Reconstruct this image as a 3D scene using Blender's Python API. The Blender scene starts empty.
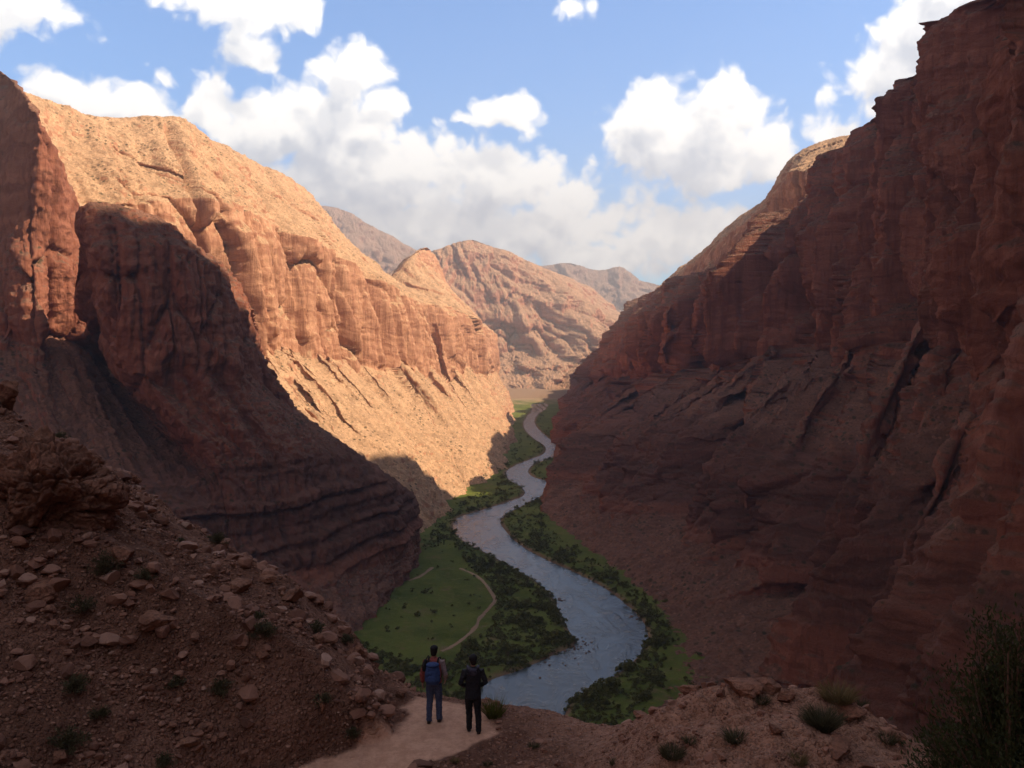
import bpy, math, random
import numpy as np

# ------------------------------------------------------------------ camera, sky, sun, exposure
S = bpy.context.scene
COL = S.collection
CZ = 200.0            # eye height above the river, metres
F = 887.0             # focal length in picture widths / 1024
HY = 330.0            # row of the horizon

cam_d = bpy.data.cameras.new("camera")
cam = bpy.data.objects.new("camera", cam_d)
COL.objects.link(cam)
cam.location = (0, 0, CZ)
cam.rotation_euler = (math.radians(90), 0, 0)
cam_d.sensor_width = 36.0
cam_d.lens = 36.0 * F / 1024.0
cam_d.shift_y = -(384 - HY) / 1024.0
cam_d.clip_start = 0.5
cam_d.clip_end = 60000
S.camera = cam

SUN_EL, SUN_A = math.radians(43), math.radians(10)     # height; angle behind the right-hand side
sun_dir = (math.cos(SUN_EL) * math.cos(SUN_A), -math.cos(SUN_EL) * math.sin(SUN_A), math.sin(SUN_EL))
sd = bpy.data.lights.new("sun", 'SUN')
sd.energy = 5.0
sd.angle = math.radians(0.5)
sd.color = (1.0, 0.78, 0.56)
sun = bpy.data.objects.new("sun", sd)
COL.objects.link(sun)
from mathutils import Vector
sun.rotation_euler = Vector(sun_dir).to_track_quat('Z', 'Y').to_euler()
SKY_STRENGTH = 0.10
CLOUD_WHITE = 0.95

S.view_settings.view_transform = 'Standard'
S.view_settings.look = 'None'
S.view_settings.exposure = 0.97
S.view_settings.gamma = 1.0
S.view_settings.use_curve_mapping = False
S.render.engine = 'CYCLES'
S.cycles.use_denoising = True
S.cycles.max_bounces = 8
S.cycles.diffuse_bounces = 3
S.cycles.glossy_bounces = 3
S.cycles.volume_bounces = 0
S.cycles.transparent_max_bounces = 8
S.cycles.sample_clamp_indirect = 4.0

# ------------------------------------------------------------------ node helpers
class NT:
    def __init__(self, tree):
        self.t = tree
        self.n = tree.nodes
        self.l = tree.links

    def node(self, typ, **kw):
        n = self.n.new(typ)
        for k, v in kw.items():
            setattr(n, k, v)
        return n

    def put(self, sock, v):
        if v is None:
            return
        if isinstance(v, bpy.types.NodeSocket):
            self.l.new(v, sock)
        else:
            sock.default_value = v

    def math(self, op, a, b=None, c=None, clamp=False):
        n = self.node('ShaderNodeMath', operation=op)
        n.use_clamp = clamp
        self.put(n.inputs[0], a)
        self.put(n.inputs[1], b)
        self.put(n.inputs[2], c)
        return n.outputs[0]

    def vmath(self, op, a, b=None, c=None, out=0):
        n = self.node('ShaderNodeVectorMath', operation=op)
        self.put(n.inputs[0], a)
        self.put(n.inputs[1], b)
        self.put(n.inputs[2], c)
        return n.outputs['Value'] if op in ('LENGTH', 'DOT_PRODUCT', 'DISTANCE') else n.outputs[0]

    def noise(self, vec, scale, detail=4, rough=0.55, dist=0.0, out='Fac', dim='3D'):
        n = self.node('ShaderNodeTexNoise', noise_dimensions=dim)
        self.put(n.inputs['Vector'], vec)
        n.inputs['Scale'].default_value = scale
        n.inputs['Detail'].default_value = detail
        n.inputs['Roughness'].default_value = rough
        n.inputs['Distortion'].default_value = dist
        return n.outputs[out]

    def voronoi(self, vec, scale, feature='F1', out='Distance', rnd=1.0, detail=0, dim='3D'):
        n = self.node('ShaderNodeTexVoronoi', feature=feature, voronoi_dimensions=dim)
        self.put(n.inputs['Vector'], vec)
        n.inputs['Scale'].default_value = scale
        n.inputs['Randomness'].default_value = rnd
        if detail:
            n.inputs['Detail'].default_value = detail
        return n.outputs[out]

    def remap(self, v, a, b, c=0.0, d=1.0, smooth=True):
        n = self.node('ShaderNodeMapRange')
        n.interpolation_type = 'SMOOTHSTEP' if smooth else 'LINEAR'
        self.put(n.inputs[0], v)
        for i, x in enumerate((a, b, c, d)):
            self.put(n.inputs[i + 1], x)
        return n.outputs[0]

    def mix(self, f, a, b, blend='MIX'):
        n = self.node('ShaderNodeMix', data_type='RGBA', blend_type=blend)
        self.put(n.inputs['Factor'], f)
        ia = [s for s in n.inputs if s.type == 'RGBA']
        for s, v in zip(ia, (a, b)):
            self.put(s, v if isinstance(v, bpy.types.NodeSocket) else (*v[:3], 1.0))
        return [s for s in n.outputs if s.type == 'RGBA'][0]

    def scale(self, vec, xyz):
        return self.vmath('MULTIPLY', vec, xyz)

    def sep(self, vec):
        n = self.node('ShaderNodeSeparateXYZ')
        self.put(n.inputs[0], vec)
        return n.outputs

    def ramp(self, f, stops, interp='LINEAR'):
        n = self.node('ShaderNodeValToRGB')
        r = n.color_ramp
        r.interpolation = interp
        while len(r.elements) < len(stops):
            r.elements.new(0.5)
        for e, (p, c) in zip(r.elements, stops):
            e.position = p
            e.color = (*c, 1.0)
        self.put(n.inputs[0], f)
        return n.outputs[0]

    def bump(self, h, strength, dist, normal=None):
        n = self.node('ShaderNodeBump')
        self.put(n.inputs['Height'], h)
        n.inputs['Strength'].default_value = strength
        n.inputs['Distance'].default_value = dist
        self.put(n.inputs['Normal'], normal)
        return n.outputs[0]

    def attr(self, name):
        n = self.node('ShaderNodeAttribute')
        n.attribute_name = name
        return n.outputs['Fac']


def new_mat(name):
    m = bpy.data.materials.new(name)
    m.use_nodes = True
    k = NT(m.node_tree)
    k.b = m.node_tree.nodes['Principled BSDF']
    return m, k


def simple_mat(name, col, rough=0.8, var=0.25, scale=30.0, bump=0.0, spec=0.3, coords='Object'):
    m, k = new_mat(name)
    tc = k.node('ShaderNodeTexCoord').outputs[coords]
    nz = k.noise(tc, scale, 4)
    lo = tuple(c * (1 - var) for c in col)
    hi = tuple(min(1, c * (1 + var)) for c in col)
    k.put(k.b.inputs['Base Color'], k.mix(k.remap(nz, 0.3, 0.7), lo, hi))
    k.b.inputs['Roughness'].default_value = rough
    k.b.inputs['Specular IOR Level'].default_value = spec
    if bump:
        k.put(k.b.inputs['Normal'], k.bump(nz, 0.5, bump))
    return m


# ------------------------------------------------------------------ the sky: Nishita plus cumulus, by direction
W = bpy.data.worlds.new("World")
S.world = W
W.use_nodes = True
k = NT(W.node_tree)
bg = W.node_tree.nodes['Background']
sky = k.node('ShaderNodeTexSky', sky_type='NISHITA')
sky.sun_disc = False
sky.sun_elevation = SUN_EL
sky.sun_rotation = math.radians(90) + SUN_A
sky.altitude = 1200
sky.air_density = 1.0
sky.dust_density = 0.6
sky.ozone_density = 1.6
dirn = k.node('ShaderNodeTexCoord').outputs['Generated']
dn = k.vmath('NORMALIZE', dirn)
sx, sy, sz = k.sep(dn)
az = k.math('ARCTAN2', sx, sy)
el = k.math('ARCSINE', sz)
cmb = k.node('ShaderNodeCombineXYZ')
k.put(cmb.inputs[0], az)
k.put(cmb.inputs[1], el)
P0 = cmb.outputs[0]


def azel(px, py):
    u, v = (px - 512) / F, (HY - py) / F
    return math.atan2(u, 1), math.atan2(v, math.hypot(u, 1))


# cumulus heads: centre and half sizes as seen from the rim, density boost, flat base
CLOUDS = [
    (690, 150, 100, 48, 1.0), (722, 112, 50, 42, 1.0), (652, 125, 52, 44, 1.0), (765, 148, 36, 34, 1.0),
    (680, 236, 135, 46, .72), (628, 246, 44, 24, .7), (590, 262, 90, 22, .7),
    (500, 180, 72, 42, 1.0), (562, 206, 42, 32, .9), (520, 235, 120, 38, .9), (455, 172, 34, 26, .9),
    (352, 78, 46, 36, 1.0), (386, 104, 24, 22, .9), (325, 130, 80, 55, 1.0), (262, 130, 70, 44, 1.0),
    (212, 108, 44, 30, .95), (110, 104, 80, 30, .95), (60, 92, 50, 20, .8), (360, 175, 120, 58, .95),
    (430, 228, 160, 42, .9), (420, 165, 48, 32, .85),
    (250, 54, 31, 25, .85), (505, 108, 33, 19, .8), (465, 121, 16, 8, .6), (158, 80, 16, 9, .35),
    (568, 12, 22, 11, .3),
    (18, 8, 70, 34, .95), (-60, 20, 70, 40, 1.0), (235, 2, 92, 30, .95), (302, 8, 28, 20, .85),
    (925, 36, 58, 56, 1.0), (960, -10, 70, 60, 1.0), (866, 88, 42, 42, .5), (835, 132, 34, 14, .5),
    (900, 80, 50, 40, .7), (1060, 60, 90, 90, 1.0),
]
grp = bpy.data.node_groups.new("cumulus", 'ShaderNodeTree')
grp.interface.new_socket("p", in_out='INPUT', socket_type='NodeSocketVector')
grp.interface.new_socket("density", in_out='OUTPUT', socket_type='NodeSocketFloat')
g = NT(grp)
gi = g.node('NodeGroupInput')
go = g.node('NodeGroupOutput')
gp = gi.outputs[0]
warp = g.vmath('SUBTRACT', g.noise(gp, 14.0, 2, 0.55, out='Color', dim='2D'), (0.5, 0.5, 0.5))
pw = g.vmath('MULTIPLY_ADD', warp, (0.030, 0.026, 0.0), gp)
field = None
for (cx, cy, rx, ry, w) in CLOUDS:
    a0, e0 = azel(cx, cy)
    ca = math.cos(a0) ** 2
    ra, re = rx / F * ca, ry / F * math.cos(a0)
    q = g.vmath('MULTIPLY_ADD', pw, (1 / ra, 1 / re, 0), (-a0 / ra, -e0 / re, 0))
    d = g.math('MULTIPLY_ADD', g.vmath('LENGTH', q), -w, w)
    field = d if field is None else g.math('SMOOTH_MAX', field, d, 0.12)
n1 = g.noise(pw, 26.0, 6, 0.58, dim='2D')
v1 = g.voronoi(pw, 34.0, 'SMOOTH_F1', dim='2D')
v2 = g.voronoi(pw, 85.0, 'F1', dim='2D')
bil = g.math('ADD', g.math('MULTIPLY', v1, -0.58), g.math('MULTIPLY', v2, -0.22))
dens = g.math('ADD', field, g.math('MULTIPLY_ADD', n1, 0.9, -0.38))
dens = g.math('ADD', dens, g.math('ADD', bil, 0.225))
g.put(go.inputs[0], dens)


def cumulus(off):
    n = k.node('ShaderNodeGroup')
    n.node_tree = grp
    k.put(n.inputs[0], k.vmath('ADD', P0, off) if off else P0)
    return n.outputs[0]


d0 = cumulus(None)
d1 = cumulus((0.010, 0.016, 0))
d2 = cumulus((0.022, 0.050, 0))
mask = k.remap(d0, -0.09, 0.32)
c0 = k.math('MAXIMUM', d0, 0.0)
c1 = k.remap(k.math('SUBTRACT', d1, k.math('MULTIPLY', d0, 0.6)), 0.0, 0.55)
c2 = k.remap(d2, 0.0, 0.75)
occl = k.math('ADD', k.math('MULTIPLY', c1, 0.45), k.math('MULTIPLY', c2, 0.55))
lit = k.math('SUBTRACT', 1.0, occl, clamp=True)
white = (CLOUD_WHITE, CLOUD_WHITE * 0.965, CLOUD_WHITE * 0.90)
grey = (0.44, 0.475, 0.53)
ccol = k.mix(lit, grey, white)
skyc = k.vmath('SCALE', k.vmath('MULTIPLY', sky.outputs[0], (0.56, 1.08, 1.45)))
skyc.node.inputs['Scale'].default_value = SKY_STRENGTH
# unseen broken cloud added above and behind the view, toning down the blue fill
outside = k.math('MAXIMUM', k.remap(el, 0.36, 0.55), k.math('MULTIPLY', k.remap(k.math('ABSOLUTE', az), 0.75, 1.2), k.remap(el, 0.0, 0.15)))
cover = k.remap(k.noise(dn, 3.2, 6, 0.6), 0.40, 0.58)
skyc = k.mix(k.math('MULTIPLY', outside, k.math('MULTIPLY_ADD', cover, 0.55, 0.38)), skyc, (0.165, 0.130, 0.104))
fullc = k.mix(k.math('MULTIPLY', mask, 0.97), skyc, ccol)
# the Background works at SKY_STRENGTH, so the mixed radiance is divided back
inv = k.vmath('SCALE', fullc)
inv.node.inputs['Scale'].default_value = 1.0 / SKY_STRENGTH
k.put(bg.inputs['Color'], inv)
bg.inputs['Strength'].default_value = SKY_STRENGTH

W.cycles.sampling_method = 'MANUAL'
W.cycles.sample_map_resolution = 256

# ------------------------------------------------------------------ tags and mesh helpers
def tag(o, label, cat, kind=None, group=None):
    o['label'] = label
    o['category'] = cat
    if kind:
        o['kind'] = kind
    if group:
        o['group'] = group
    return o


def empty(name, loc=(0, 0, 0), rz=0.0):
    o = bpy.data.objects.new(name, None)
    o.location = loc
    o.rotation_euler = (0, 0, rz)
    o.empty_display_size = 0.2
    COL.objects.link(o)
    return o


def np_mesh(name, V, Fc, mat=None, smooth=True, attrs=None):
    """V (n,3); Fc (m,4) or (m,3) index array, or a list of such arrays."""
    me = bpy.data.meshes.new(name)
    arrs = Fc if isinstance(Fc, list) else [Fc]
    arrs = [np.asarray(a, dtype=np.int32) for a in arrs if len(a)]
    V = np.asarray(V, dtype=np.float32)
    me.vertices.add(len(V))
    me.vertices.foreach_set('co', V.ravel())
    tot = np.concatenate([np.full(len(a), a.shape[1], dtype=np.int32) for a in arrs])
    me.loops.add(int(tot.sum()))
    me.loops.foreach_set('vertex_index', np.concatenate([a.ravel() for a in arrs]))
    me.polygons.add(len(tot))
    me.polygons.foreach_set('loop_start', np.concatenate([[0], np.cumsum(tot)[:-1]]).astype(np.int32))
    me.update(calc_edges=True)
    me.polygons.foreach_set('use_smooth', np.full(len(tot), smooth, dtype=bool))
    for n, a in (attrs or {}).items():
        at = me.attributes.new(n, 'FLOAT', 'POINT')
        at.data.foreach_set('value', np.asarray(a, dtype=np.float32).ravel())
    if mat:
        me.materials.append(mat)
    return me


def obj(name, me, parent=None, loc=None):
    o = bpy.data.objects.new(name, me)
    COL.objects.link(o)
    if parent is not None:
        o.parent = parent
    if loc is not None:
        o.location = loc
    return o


def grid_faces(nu, nv):
    i = np.arange(nu - 1)[:, None] * nv + np.arange(nv - 1)[None, :]
    return np.stack([i, i + nv, i + nv + 1, i + 1], -1).reshape(-1, 4)


# ------------------------------------------------------------------ noise
_rng = np.random.RandomState(7)
_perm = _rng.permutation(256).astype(np.int64)
_perm = np.concatenate([_perm, _perm])
_gr = _rng.normal(size=(256, 3))
_gr = (_gr / np.linalg.norm(_gr, axis=1)[:, None]).astype(np.float32)


def perlin(p):
    p = np.asarray(p, dtype=np.float64)
    sh = p.shape[:-1]
    p = p.reshape(-1, 3)
    i = np.floor(p).astype(np.int64)
    f = (p - i).astype(np.float32)
    i &= 255
    w = f * f * f * (f * (f * 6 - 15) + 10)
    out = np.zeros(len(p), np.float32)
    for dx in (0, 1):
        wx = w[:, 0] if dx else 1 - w[:, 0]
        a = _perm[(i[:, 0] + dx) & 255]
        for dy in (0, 1):
            wy = w[:, 1] if dy else 1 - w[:, 1]
            b = _perm[(a + i[:, 1] + dy) & 255]
            for dz in (0, 1):
                wz = w[:, 2] if dz else 1 - w[:, 2]
                gv = _gr[_perm[(b + i[:, 2] + dz) & 255]]
                out += wx * wy * wz * (gv[:, 0] * (f[:, 0] - dx) + gv[:, 1] * (f[:, 1] - dy) + gv[:, 2] * (f[:, 2] - dz))
    return (out * 1.5).reshape(sh)


def fbm(p, o=4, r=0.5):
    s, a = 0, 1.0
    for j in range(o):
        s = s + a * perlin(p * (2.03 ** j) + 17.3 * j)
        a *= r
    return s


def billow(p, o=3, r=0.5):
    """rounded bulges parted by sharp grooves, about 0 to 1"""
    s, a, t = 0, 1.0, 0
    for j in range(o):
        s = s + a * np.abs(perlin(p * (2.03 ** j) + 9.1 * j))
        t += a
        a *= r
    return s / t * 1.8


def sstep(x, a, b):
    t = np.clip((x - a) / (b - a), 0, 1)
    return t * t * (3 - 2 * t)


def at(px, py, D):
    """a point seen at (px, py) that stands D metres ahead"""
    return ((px - 512) / F * D, D, CZ + (HY - py) / F * D)


def on_floor(px, py, z=0.0):
    D = (CZ - z) * F / (py - HY)
    return np.array([(px - 512) / F * D, D, z])
# ------------------------------------------------------------------ rock
def rock_mat(name, cliff, talus, dark=None, shrubs=0.5, band=(35, 105), scale=1.0, bumpd=1.5, varnish=0.6):
    m, k = new_mat(name)
    pos = k.node('ShaderNodeNewGeometry').outputs['Position']
    nrm = k.node('ShaderNodeNewGeometry').outputs['Normal']
    x, y, z = k.sep(pos)
    nz = k.sep(nrm)[2]
    big = k.noise(pos, 0.012 / scale, 5, 0.6)
    med = k.noise(pos, 0.07 / scale, 6, 0.65)
    fine = k.noise(pos, 0.5 / scale, 6, 0.7)
    streak = k.noise(k.scale(pos, (0.16 / scale, 0.16 / scale, 0.012 / scale)), 1.0, 6, 0.65)
    # beds of the rock: bands along z, warped
    zz = k.math('MULTIPLY_ADD', big, 60.0 * scale, z)
    cz = k.node('ShaderNodeCombineXYZ')
    k.put(cz.inputs[2], zz)
    beds = k.noise(cz.outputs[0], 0.075 / scale, 5, 0.75)
    c_hi = tuple(min(1, v) for v in (cliff[0] * 1.22, cliff[1] * 1.38, cliff[2] * 1.5))
    c_lo = (cliff[0] * 0.62, cliff[1] * 0.54, cliff[2] * 0.56)
    ccol = k.mix(k.remap(beds, 0.33, 0.68), c_lo, c_hi)
    ccol = k.mix(k.math('MULTIPLY', k.remap(streak, 0.47, 0.66), 0.75), ccol, c_lo)
    ccol = k.mix(k.math('MULTIPLY', k.remap(streak, 0.48, 0.30), 0.35), ccol, c_hi)
    varn = k.noise(k.scale(pos, (0.055 / scale, 0.055 / scale, 0.005 / scale)), 1.0, 5, 0.7)
    ccol = k.mix(k.math('MULTIPLY', k.remap(varn, 0.52, 0.62), varnish), ccol, tuple(v * 0.5 for v in cliff))
    tcol = k.mix(k.remap(med, 0.3, 0.7), tuple(v * 0.74 for v in talus), tuple(min(1, v * 1.22) for v in talus))
    tcol = k.mix(k.remap(fine, 0.50, 0.66), tcol, tuple(v * 0.52 for v in talus))
    rub = k.voronoi(pos, 0.28 / scale, 'F1')
    rubc = k.sep(k.voronoi(pos, 0.28 / scale, 'F1', out='Color'))[0]
    tcol = k.mix(k.math('MULTIPLY', k.remap(rub, 0.36, 0.22), k.remap(rubc, 0.55, 0.7)), tcol, tuple(min(1, v * 1.35) for v in talus))
    f = k.math('ADD', nz, k.math('MULTIPLY_ADD', med, 0.34, -0.17))
    f = k.remap(f, 0.38, 0.62)
    col = k.mix(f, ccol, tcol)
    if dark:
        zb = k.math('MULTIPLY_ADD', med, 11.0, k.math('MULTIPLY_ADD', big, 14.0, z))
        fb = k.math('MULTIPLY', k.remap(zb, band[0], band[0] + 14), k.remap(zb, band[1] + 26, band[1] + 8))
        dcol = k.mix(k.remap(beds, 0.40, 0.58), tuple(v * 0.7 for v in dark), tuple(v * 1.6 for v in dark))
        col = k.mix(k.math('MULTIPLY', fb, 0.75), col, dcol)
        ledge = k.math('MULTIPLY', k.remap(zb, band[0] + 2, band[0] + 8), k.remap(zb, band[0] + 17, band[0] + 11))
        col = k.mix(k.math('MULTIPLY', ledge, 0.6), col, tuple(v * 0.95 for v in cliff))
    if shrubs:
        vd = k.voronoi(k.vmath('ADD', pos, k.vmath('SCALE', k.noise(pos, 0.4, 2, out='Color'))), 0.17, 'F1')
        vr = k.noise(pos, 0.018, 3)
        sp = k.math('MULTIPLY', k.remap(vd, 0.34, 0.20), k.remap(nz, 0.42, 0.66))
        sp = k.math('MULTIPLY', sp, k.remap(vr, 0.40, 0.60, 0.08, 1.0))
        col = k.mix(k.math('MULTIPLY', sp, shrubs), col, (0.052, 0.052, 0.026))
    k.put(k.b.inputs['Base Color'], col)
    k.b.inputs['Roughness'].default_value = 0.92
    k.b.inputs['Specular IOR Level'].default_value = 0.15
    h = k.math('ADD', k.math('MULTIPLY', fine, 0.6), k.math('MULTIPLY', streak, 1.9))
    h = k.math('ADD', h, k.math('MULTIPLY', beds, 0.7))
    h2 = k.noise(pos, 2.2 / scale, 4, 0.7)
    b1 = k.bump(h, 0.9, bumpd * 1.6)
    k.put(k.b.inputs['Normal'], k.bump(h2, 0.7, bumpd * 0.35, b1))
    return m


def columns(a, b, seed, ew=0.42):
    """upright cells: rounded pillar fronts with sharp joints; returns bulge 0..1 and a random push per cell"""
    sh = a.shape
    a, b = a.ravel(), b.ravel()
    ia, ib = np.floor(a).astype(np.int64), np.floor(b).astype(np.int64)
    best = np.full(a.shape, 9.0)
    sec = np.full(a.shape, 9.0)
    rnd = np.zeros(a.shape)
    for dx in (-1, 0, 1):
        for dy in (-1, 0, 1):
            cx, cy = ia + dx, ib + dy
            h1 = _perm[(_perm[(cx + seed * 7) & 255] + cy) & 255]
            h2 = _perm[(h1 + 91) & 255]
            h3 = _perm[(h1 + 173) & 255]
            d = np.hypot(cx + 0.5 + 0.8 * (h1 / 255 - .5) - a, (cy + 0.5 + 0.9 * (h2 / 255 - .5) - b) * 0.85)
            nb = d < best
            sec = np.where(nb, best, np.minimum(sec, d))
            rnd = np.where(nb, h3 / 255, rnd)
            best = np.where(nb, d, best)
    edge = np.clip((sec - best) / ew, 0, 1)
    return (edge * (2 - edge) * 0.5 + np.sqrt(1 - (1 - edge) ** 2) * 0.5).reshape(sh), rnd.reshape(sh)


def cat_u(C, t):
    """Catmull-Rom along axis 0 of C (n, ...) at parameters t in 0..n-1"""
    n = len(C)
    Cp = np.concatenate([2 * C[:1] - C[1:2], C, 2 * C[-1:] - C[-2:-1]])
    i = np.clip(np.floor(t).astype(int), 0, n - 2)
    f = (t - i).reshape((-1,) + (1,) * (C.ndim - 1))
    p0, p1, p2, p3 = Cp[i], Cp[i + 1], Cp[i + 2], Cp[i + 3]
    return 0.5 * (2 * p1 + (p2 - p0) * f + (2 * p0 - 5 * p1 + 4 * p2 - p3) * f ** 2 + (3 * p1 - p0 - 3 * p2 + p3) * f ** 3)


def spread(C, n, axis, wt):
    """parameters along an axis, spread by how long each stretch looks from the rim"""
    q = np.stack([C[..., 0], C[..., 2] - CZ], -1) / np.maximum(np.abs(C[..., 1:2]), 150.0)
    d = np.linalg.norm(np.diff(C, axis=axis), axis=-1) / np.maximum(np.abs(np.take(C[..., 1], range(C.shape[axis] - 1), axis)), 150.0)
    L = d.mean(axis=1 - axis) + 1e-3
    L = L * (np.asarray(wt) if wt is not None else 1.0)
    cum = np.concatenate([[0], np.cumsum(L)])
    return np.interp(np.linspace(0, cum[-1], n), cum, np.arange(len(cum)))


def wall_sheet(name, ribs, seg, Nu, Nv, mat, label, cat, seed=0, macro=9, flute=8, flute_L=26, gully=6, gully_L=55,
               spur=0, spur_L=120, ledge=2.2, fine=1.3, rim_keep=0.45, uw=None, vw=None, vsoft=0.12, pil=18, pil_L=60, krows=2, gullies=(), gul_row=3.5, gul_w=(0, .15, .25, .8, 1, .6, .2, 0, 0), gul_saw=(1, 1), foot_keep=1.0, tang=(0.1, 1.0), low=1.0, spur_w=None, ew=1.0, fan=0.0, fan_row=2, fan_off=.62, ravines=(), rav_w=(.1, .75, 1, .55, .1, 0, 0, 0, 0)):
    C = np.array(ribs, dtype=np.float64)
    nu, nv = C.shape[:2]
    tu, tv = spread(C, Nu, 0, uw), spread(C, Nv, 1, vw)
    A = cat_u(C, tu)
    if fan:                                   # talus cones climb unevenly against the cliff foot
        r0 = fan_row
        sa = np.concatenate([[0], np.cumsum(np.linalg.norm(np.diff(A[:, r0], axis=0), axis=-1))])
        z_ = np.zeros_like(sa)
        ff_ = fan * (fan_off - 1.5 * billow(np.stack([sa / 75.0 + seed, z_, z_ + seed], -1), 2)) + 0.25 * fan * perlin(np.stack([sa / 14.0, z_, z_ + 2.0], -1))
        up = np.clip(ff_, 0, 1)[:, None] * (A[:, r0 + 1] - A[:, r0])
        dn_ = np.clip(-ff_, 0, 1)[:, None] * (A[:, r0 - 1] - A[:, r0])
        A[:, r0] += up + dn_
    # across the wall: straight between rows, softened a little
    B = np.swapaxes(A, 0, 1)
    i = np.clip(np.floor(tv).astype(int), 0, nv - 2)
    f = (tv - i)[:, None, None]
    lin = B[i] * (1 - f) + B[i + 1] * f
    P = np.swapaxes((1 - vsoft) * lin + vsoft * cat_u(B, tv), 0, 1)
    s = np.concatenate([[0], np.cumsum(np.linalg.norm(np.diff(P[:, Nv // 3], axis=0), axis=-1))])
    off = np.array([31.7 * seed, 11.9 * seed, 5.3 * seed])
    # how steep each place is meant to be, with an uneven border
    wob = 0.22 * fbm(P / 45.0 + off, 3)
    tt = np.clip(tv[None, :] + wob, 0, nv - 1.001)
    sg = np.asarray(seg, float)
    ii = np.floor(tt).astype(int)
    ff = tt - ii
    cl = sg[ii]
    nx = sg[np.clip(ii + 1, 0, nv - 2)]
    pv = sg[np.clip(ii - 1, 0, nv - 2)]
    cl = cl + (nx - cl) * 0.5 * sstep(ff, 0.82, 1.0) + (pv - cl) * 0.5 * (1 - sstep(ff, 0.0, 0.18))
    # outward, level direction
    du = np.gradient(P, axis=0)
    dv = np.gradient(P, axis=1)
    N = np.cross(du, dv)
    N /= np.linalg.norm(N, axis=-1, keepdims=True) + 1e-9
    toward = np.array([0, 0, CZ]) - P
    if (N * toward).sum(-1).mean() < 0:
        N = -N
    H = N.copy()
    H[..., 2] = 0
    hl = np.linalg.norm(H, axis=-1, keepdims=True)
    H = H / np.maximum(hl, 0.35)
    keep = np.ones(nv)
    keep[-krows:] = rim_keep
    keep[0] = foot_keep
    keep[1] = min(1.0, foot_keep + 0.7)
    kp = np.interp(tv, np.arange(nv), keep)[None, :]
    SU = np.broadcast_to(s[:, None], P.shape[:2])
    TV = np.broadcast_to(tv[None, :], P.shape[:2])
    drop = P[..., 2]
    # spurs and side gullies that run down the wall
    out = np.zeros(P.shape[:2])
    flat = P * np.array([1, 1, 0.0])
    if spur:
        g = billow(np.stack([SU / spur_L + off[0] + 0.0015 * drop + 0.35 * perlin(P / 90 + off), drop / 900.0, np.full_like(SU, seed)], -1), 2, 0.45)
        out += (g - 0.45) * spur * 2.0 * (1.0 if spur_w is None else np.interp(tv, np.arange(nv), spur_w)[None, :])
    out += macro * fbm(flat / 130.0 + off, 3)
    # upright pillars of the cliffs: large buttresses, then narrower columns on them
    T = np.array(tang) / np.linalg.norm(tang)
    AL = P[..., 0] * T[0] + P[..., 1] * T[1]
    wx = 0.45 * perlin(flat / 70 + off) + 0.05 * perlin(P / 25 + off)
    lw_ = low + (1 - low) * sstep(TV, 2.1, 2.9)
    cw = (0.06 + 0.94 * cl) * lw_
    b1, r1 = columns(AL / pil_L + wx + off[0], drop / (pil_L * 5.0) + 0.30 * perlin(P / 80 - off), seed + 1, 0.30 * ew)
    out += cw * (b1 * 0.55 + r1 * 1.25 - 0.9 - 0.45 * (1 - b1) ** 4) * pil
    b2, r2 = columns(AL / flute_L + 1.6 * wx + off[1], drop / (flute_L * 7.5) + 0.25 * perlin(P / 40 - off), seed + 5, 0.34 * ew)
    out += lw_ * cl * (b2 * 0.6 + r2 * 0.9 - 0.75 - 0.4 * (1 - b2) ** 4) * flute
    b3, r3 = columns(AL / (flute_L * 0.36) + 1.5 * wx, drop / (flute_L * 3.5) + off[0], seed + 9, 0.4)
    out += lw_ * cl * (b3 * 0.6 + r3 * 0.6 - 0.6) * flute * 0.34
    # rills of the talus
    gl = billow(np.stack([SU / gully_L + 0.22 * perlin(P / 40 + off) + off[1], TV * 0.35, np.full_like(SU, seed + 3.3)], -1), 3, 0.55)
    out += (1 - cl) * (gl - 0.5) * gully * 2.0
    gl2 = billow(np.stack([AL / (gully_L * .3) + 0.5 * perlin(P / 25 + off), drop / 60.0, np.full_like(SU, seed + 6.1)], -1), 2, 0.5)
    out += (1 - cl) * (gl2 - 0.5) * gully * 0.45
    # beds: each layer keeps its own step, so that ledges run level
    zz = P[..., 2] + 5 * fbm(P / 90.0 + off, 2)
    def beds_of(th, k0):
        q = zz / th + 50
        q = q + 0.35 * np.sin(q * 1.7) + 0.2 * np.sin(q * 4.1)
        i0 = np.floor(q).astype(np.int64)
        f0 = sstep(q - i0, 0.72, 1.0)
        v0 = _perm[(i0 * 7 + k0) & 255] / 255.0 - .5
        v1 = _perm[((i0 + 1) * 7 + k0) & 255] / 255.0 - .5
        return v0 * (1 - f0) + v1 * f0
    out += ledge * (2.2 * beds_of(15.0, 3 + seed) + 1.3 * beds_of(6.0, 11 + seed)) * (0.25 + 0.75 * cl) * (1 + (1 - lw_) * 1.6) * (1 - 0.6 * sstep(TV, 2.7, 3.2))
    # ravines that part the great buttresses: where, half width and depth in metres
    if gullies:
        mid = int(np.searchsorted(tv, gul_row))
        gx = 512 + F * P[:, mid, 0] / P[:, mid, 1]
        wrow = np.interp(tv, np.arange(nv), gul_w)
        for (g0, gw, gd) in gullies:
            wig = 0.45 * perlin(np.stack([drop / 70.0, SU * 0 + g0 * .37, SU * 0], -1))
            xq = (gx[:, None] - g0) / gw + wig
            tq = np.clip(np.where(xq < 0, 1 + xq / gul_saw[0], 1 - xq / gul_saw[1]), 0, 1)
            out -= gd * tq * wrow[None, :]
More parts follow.
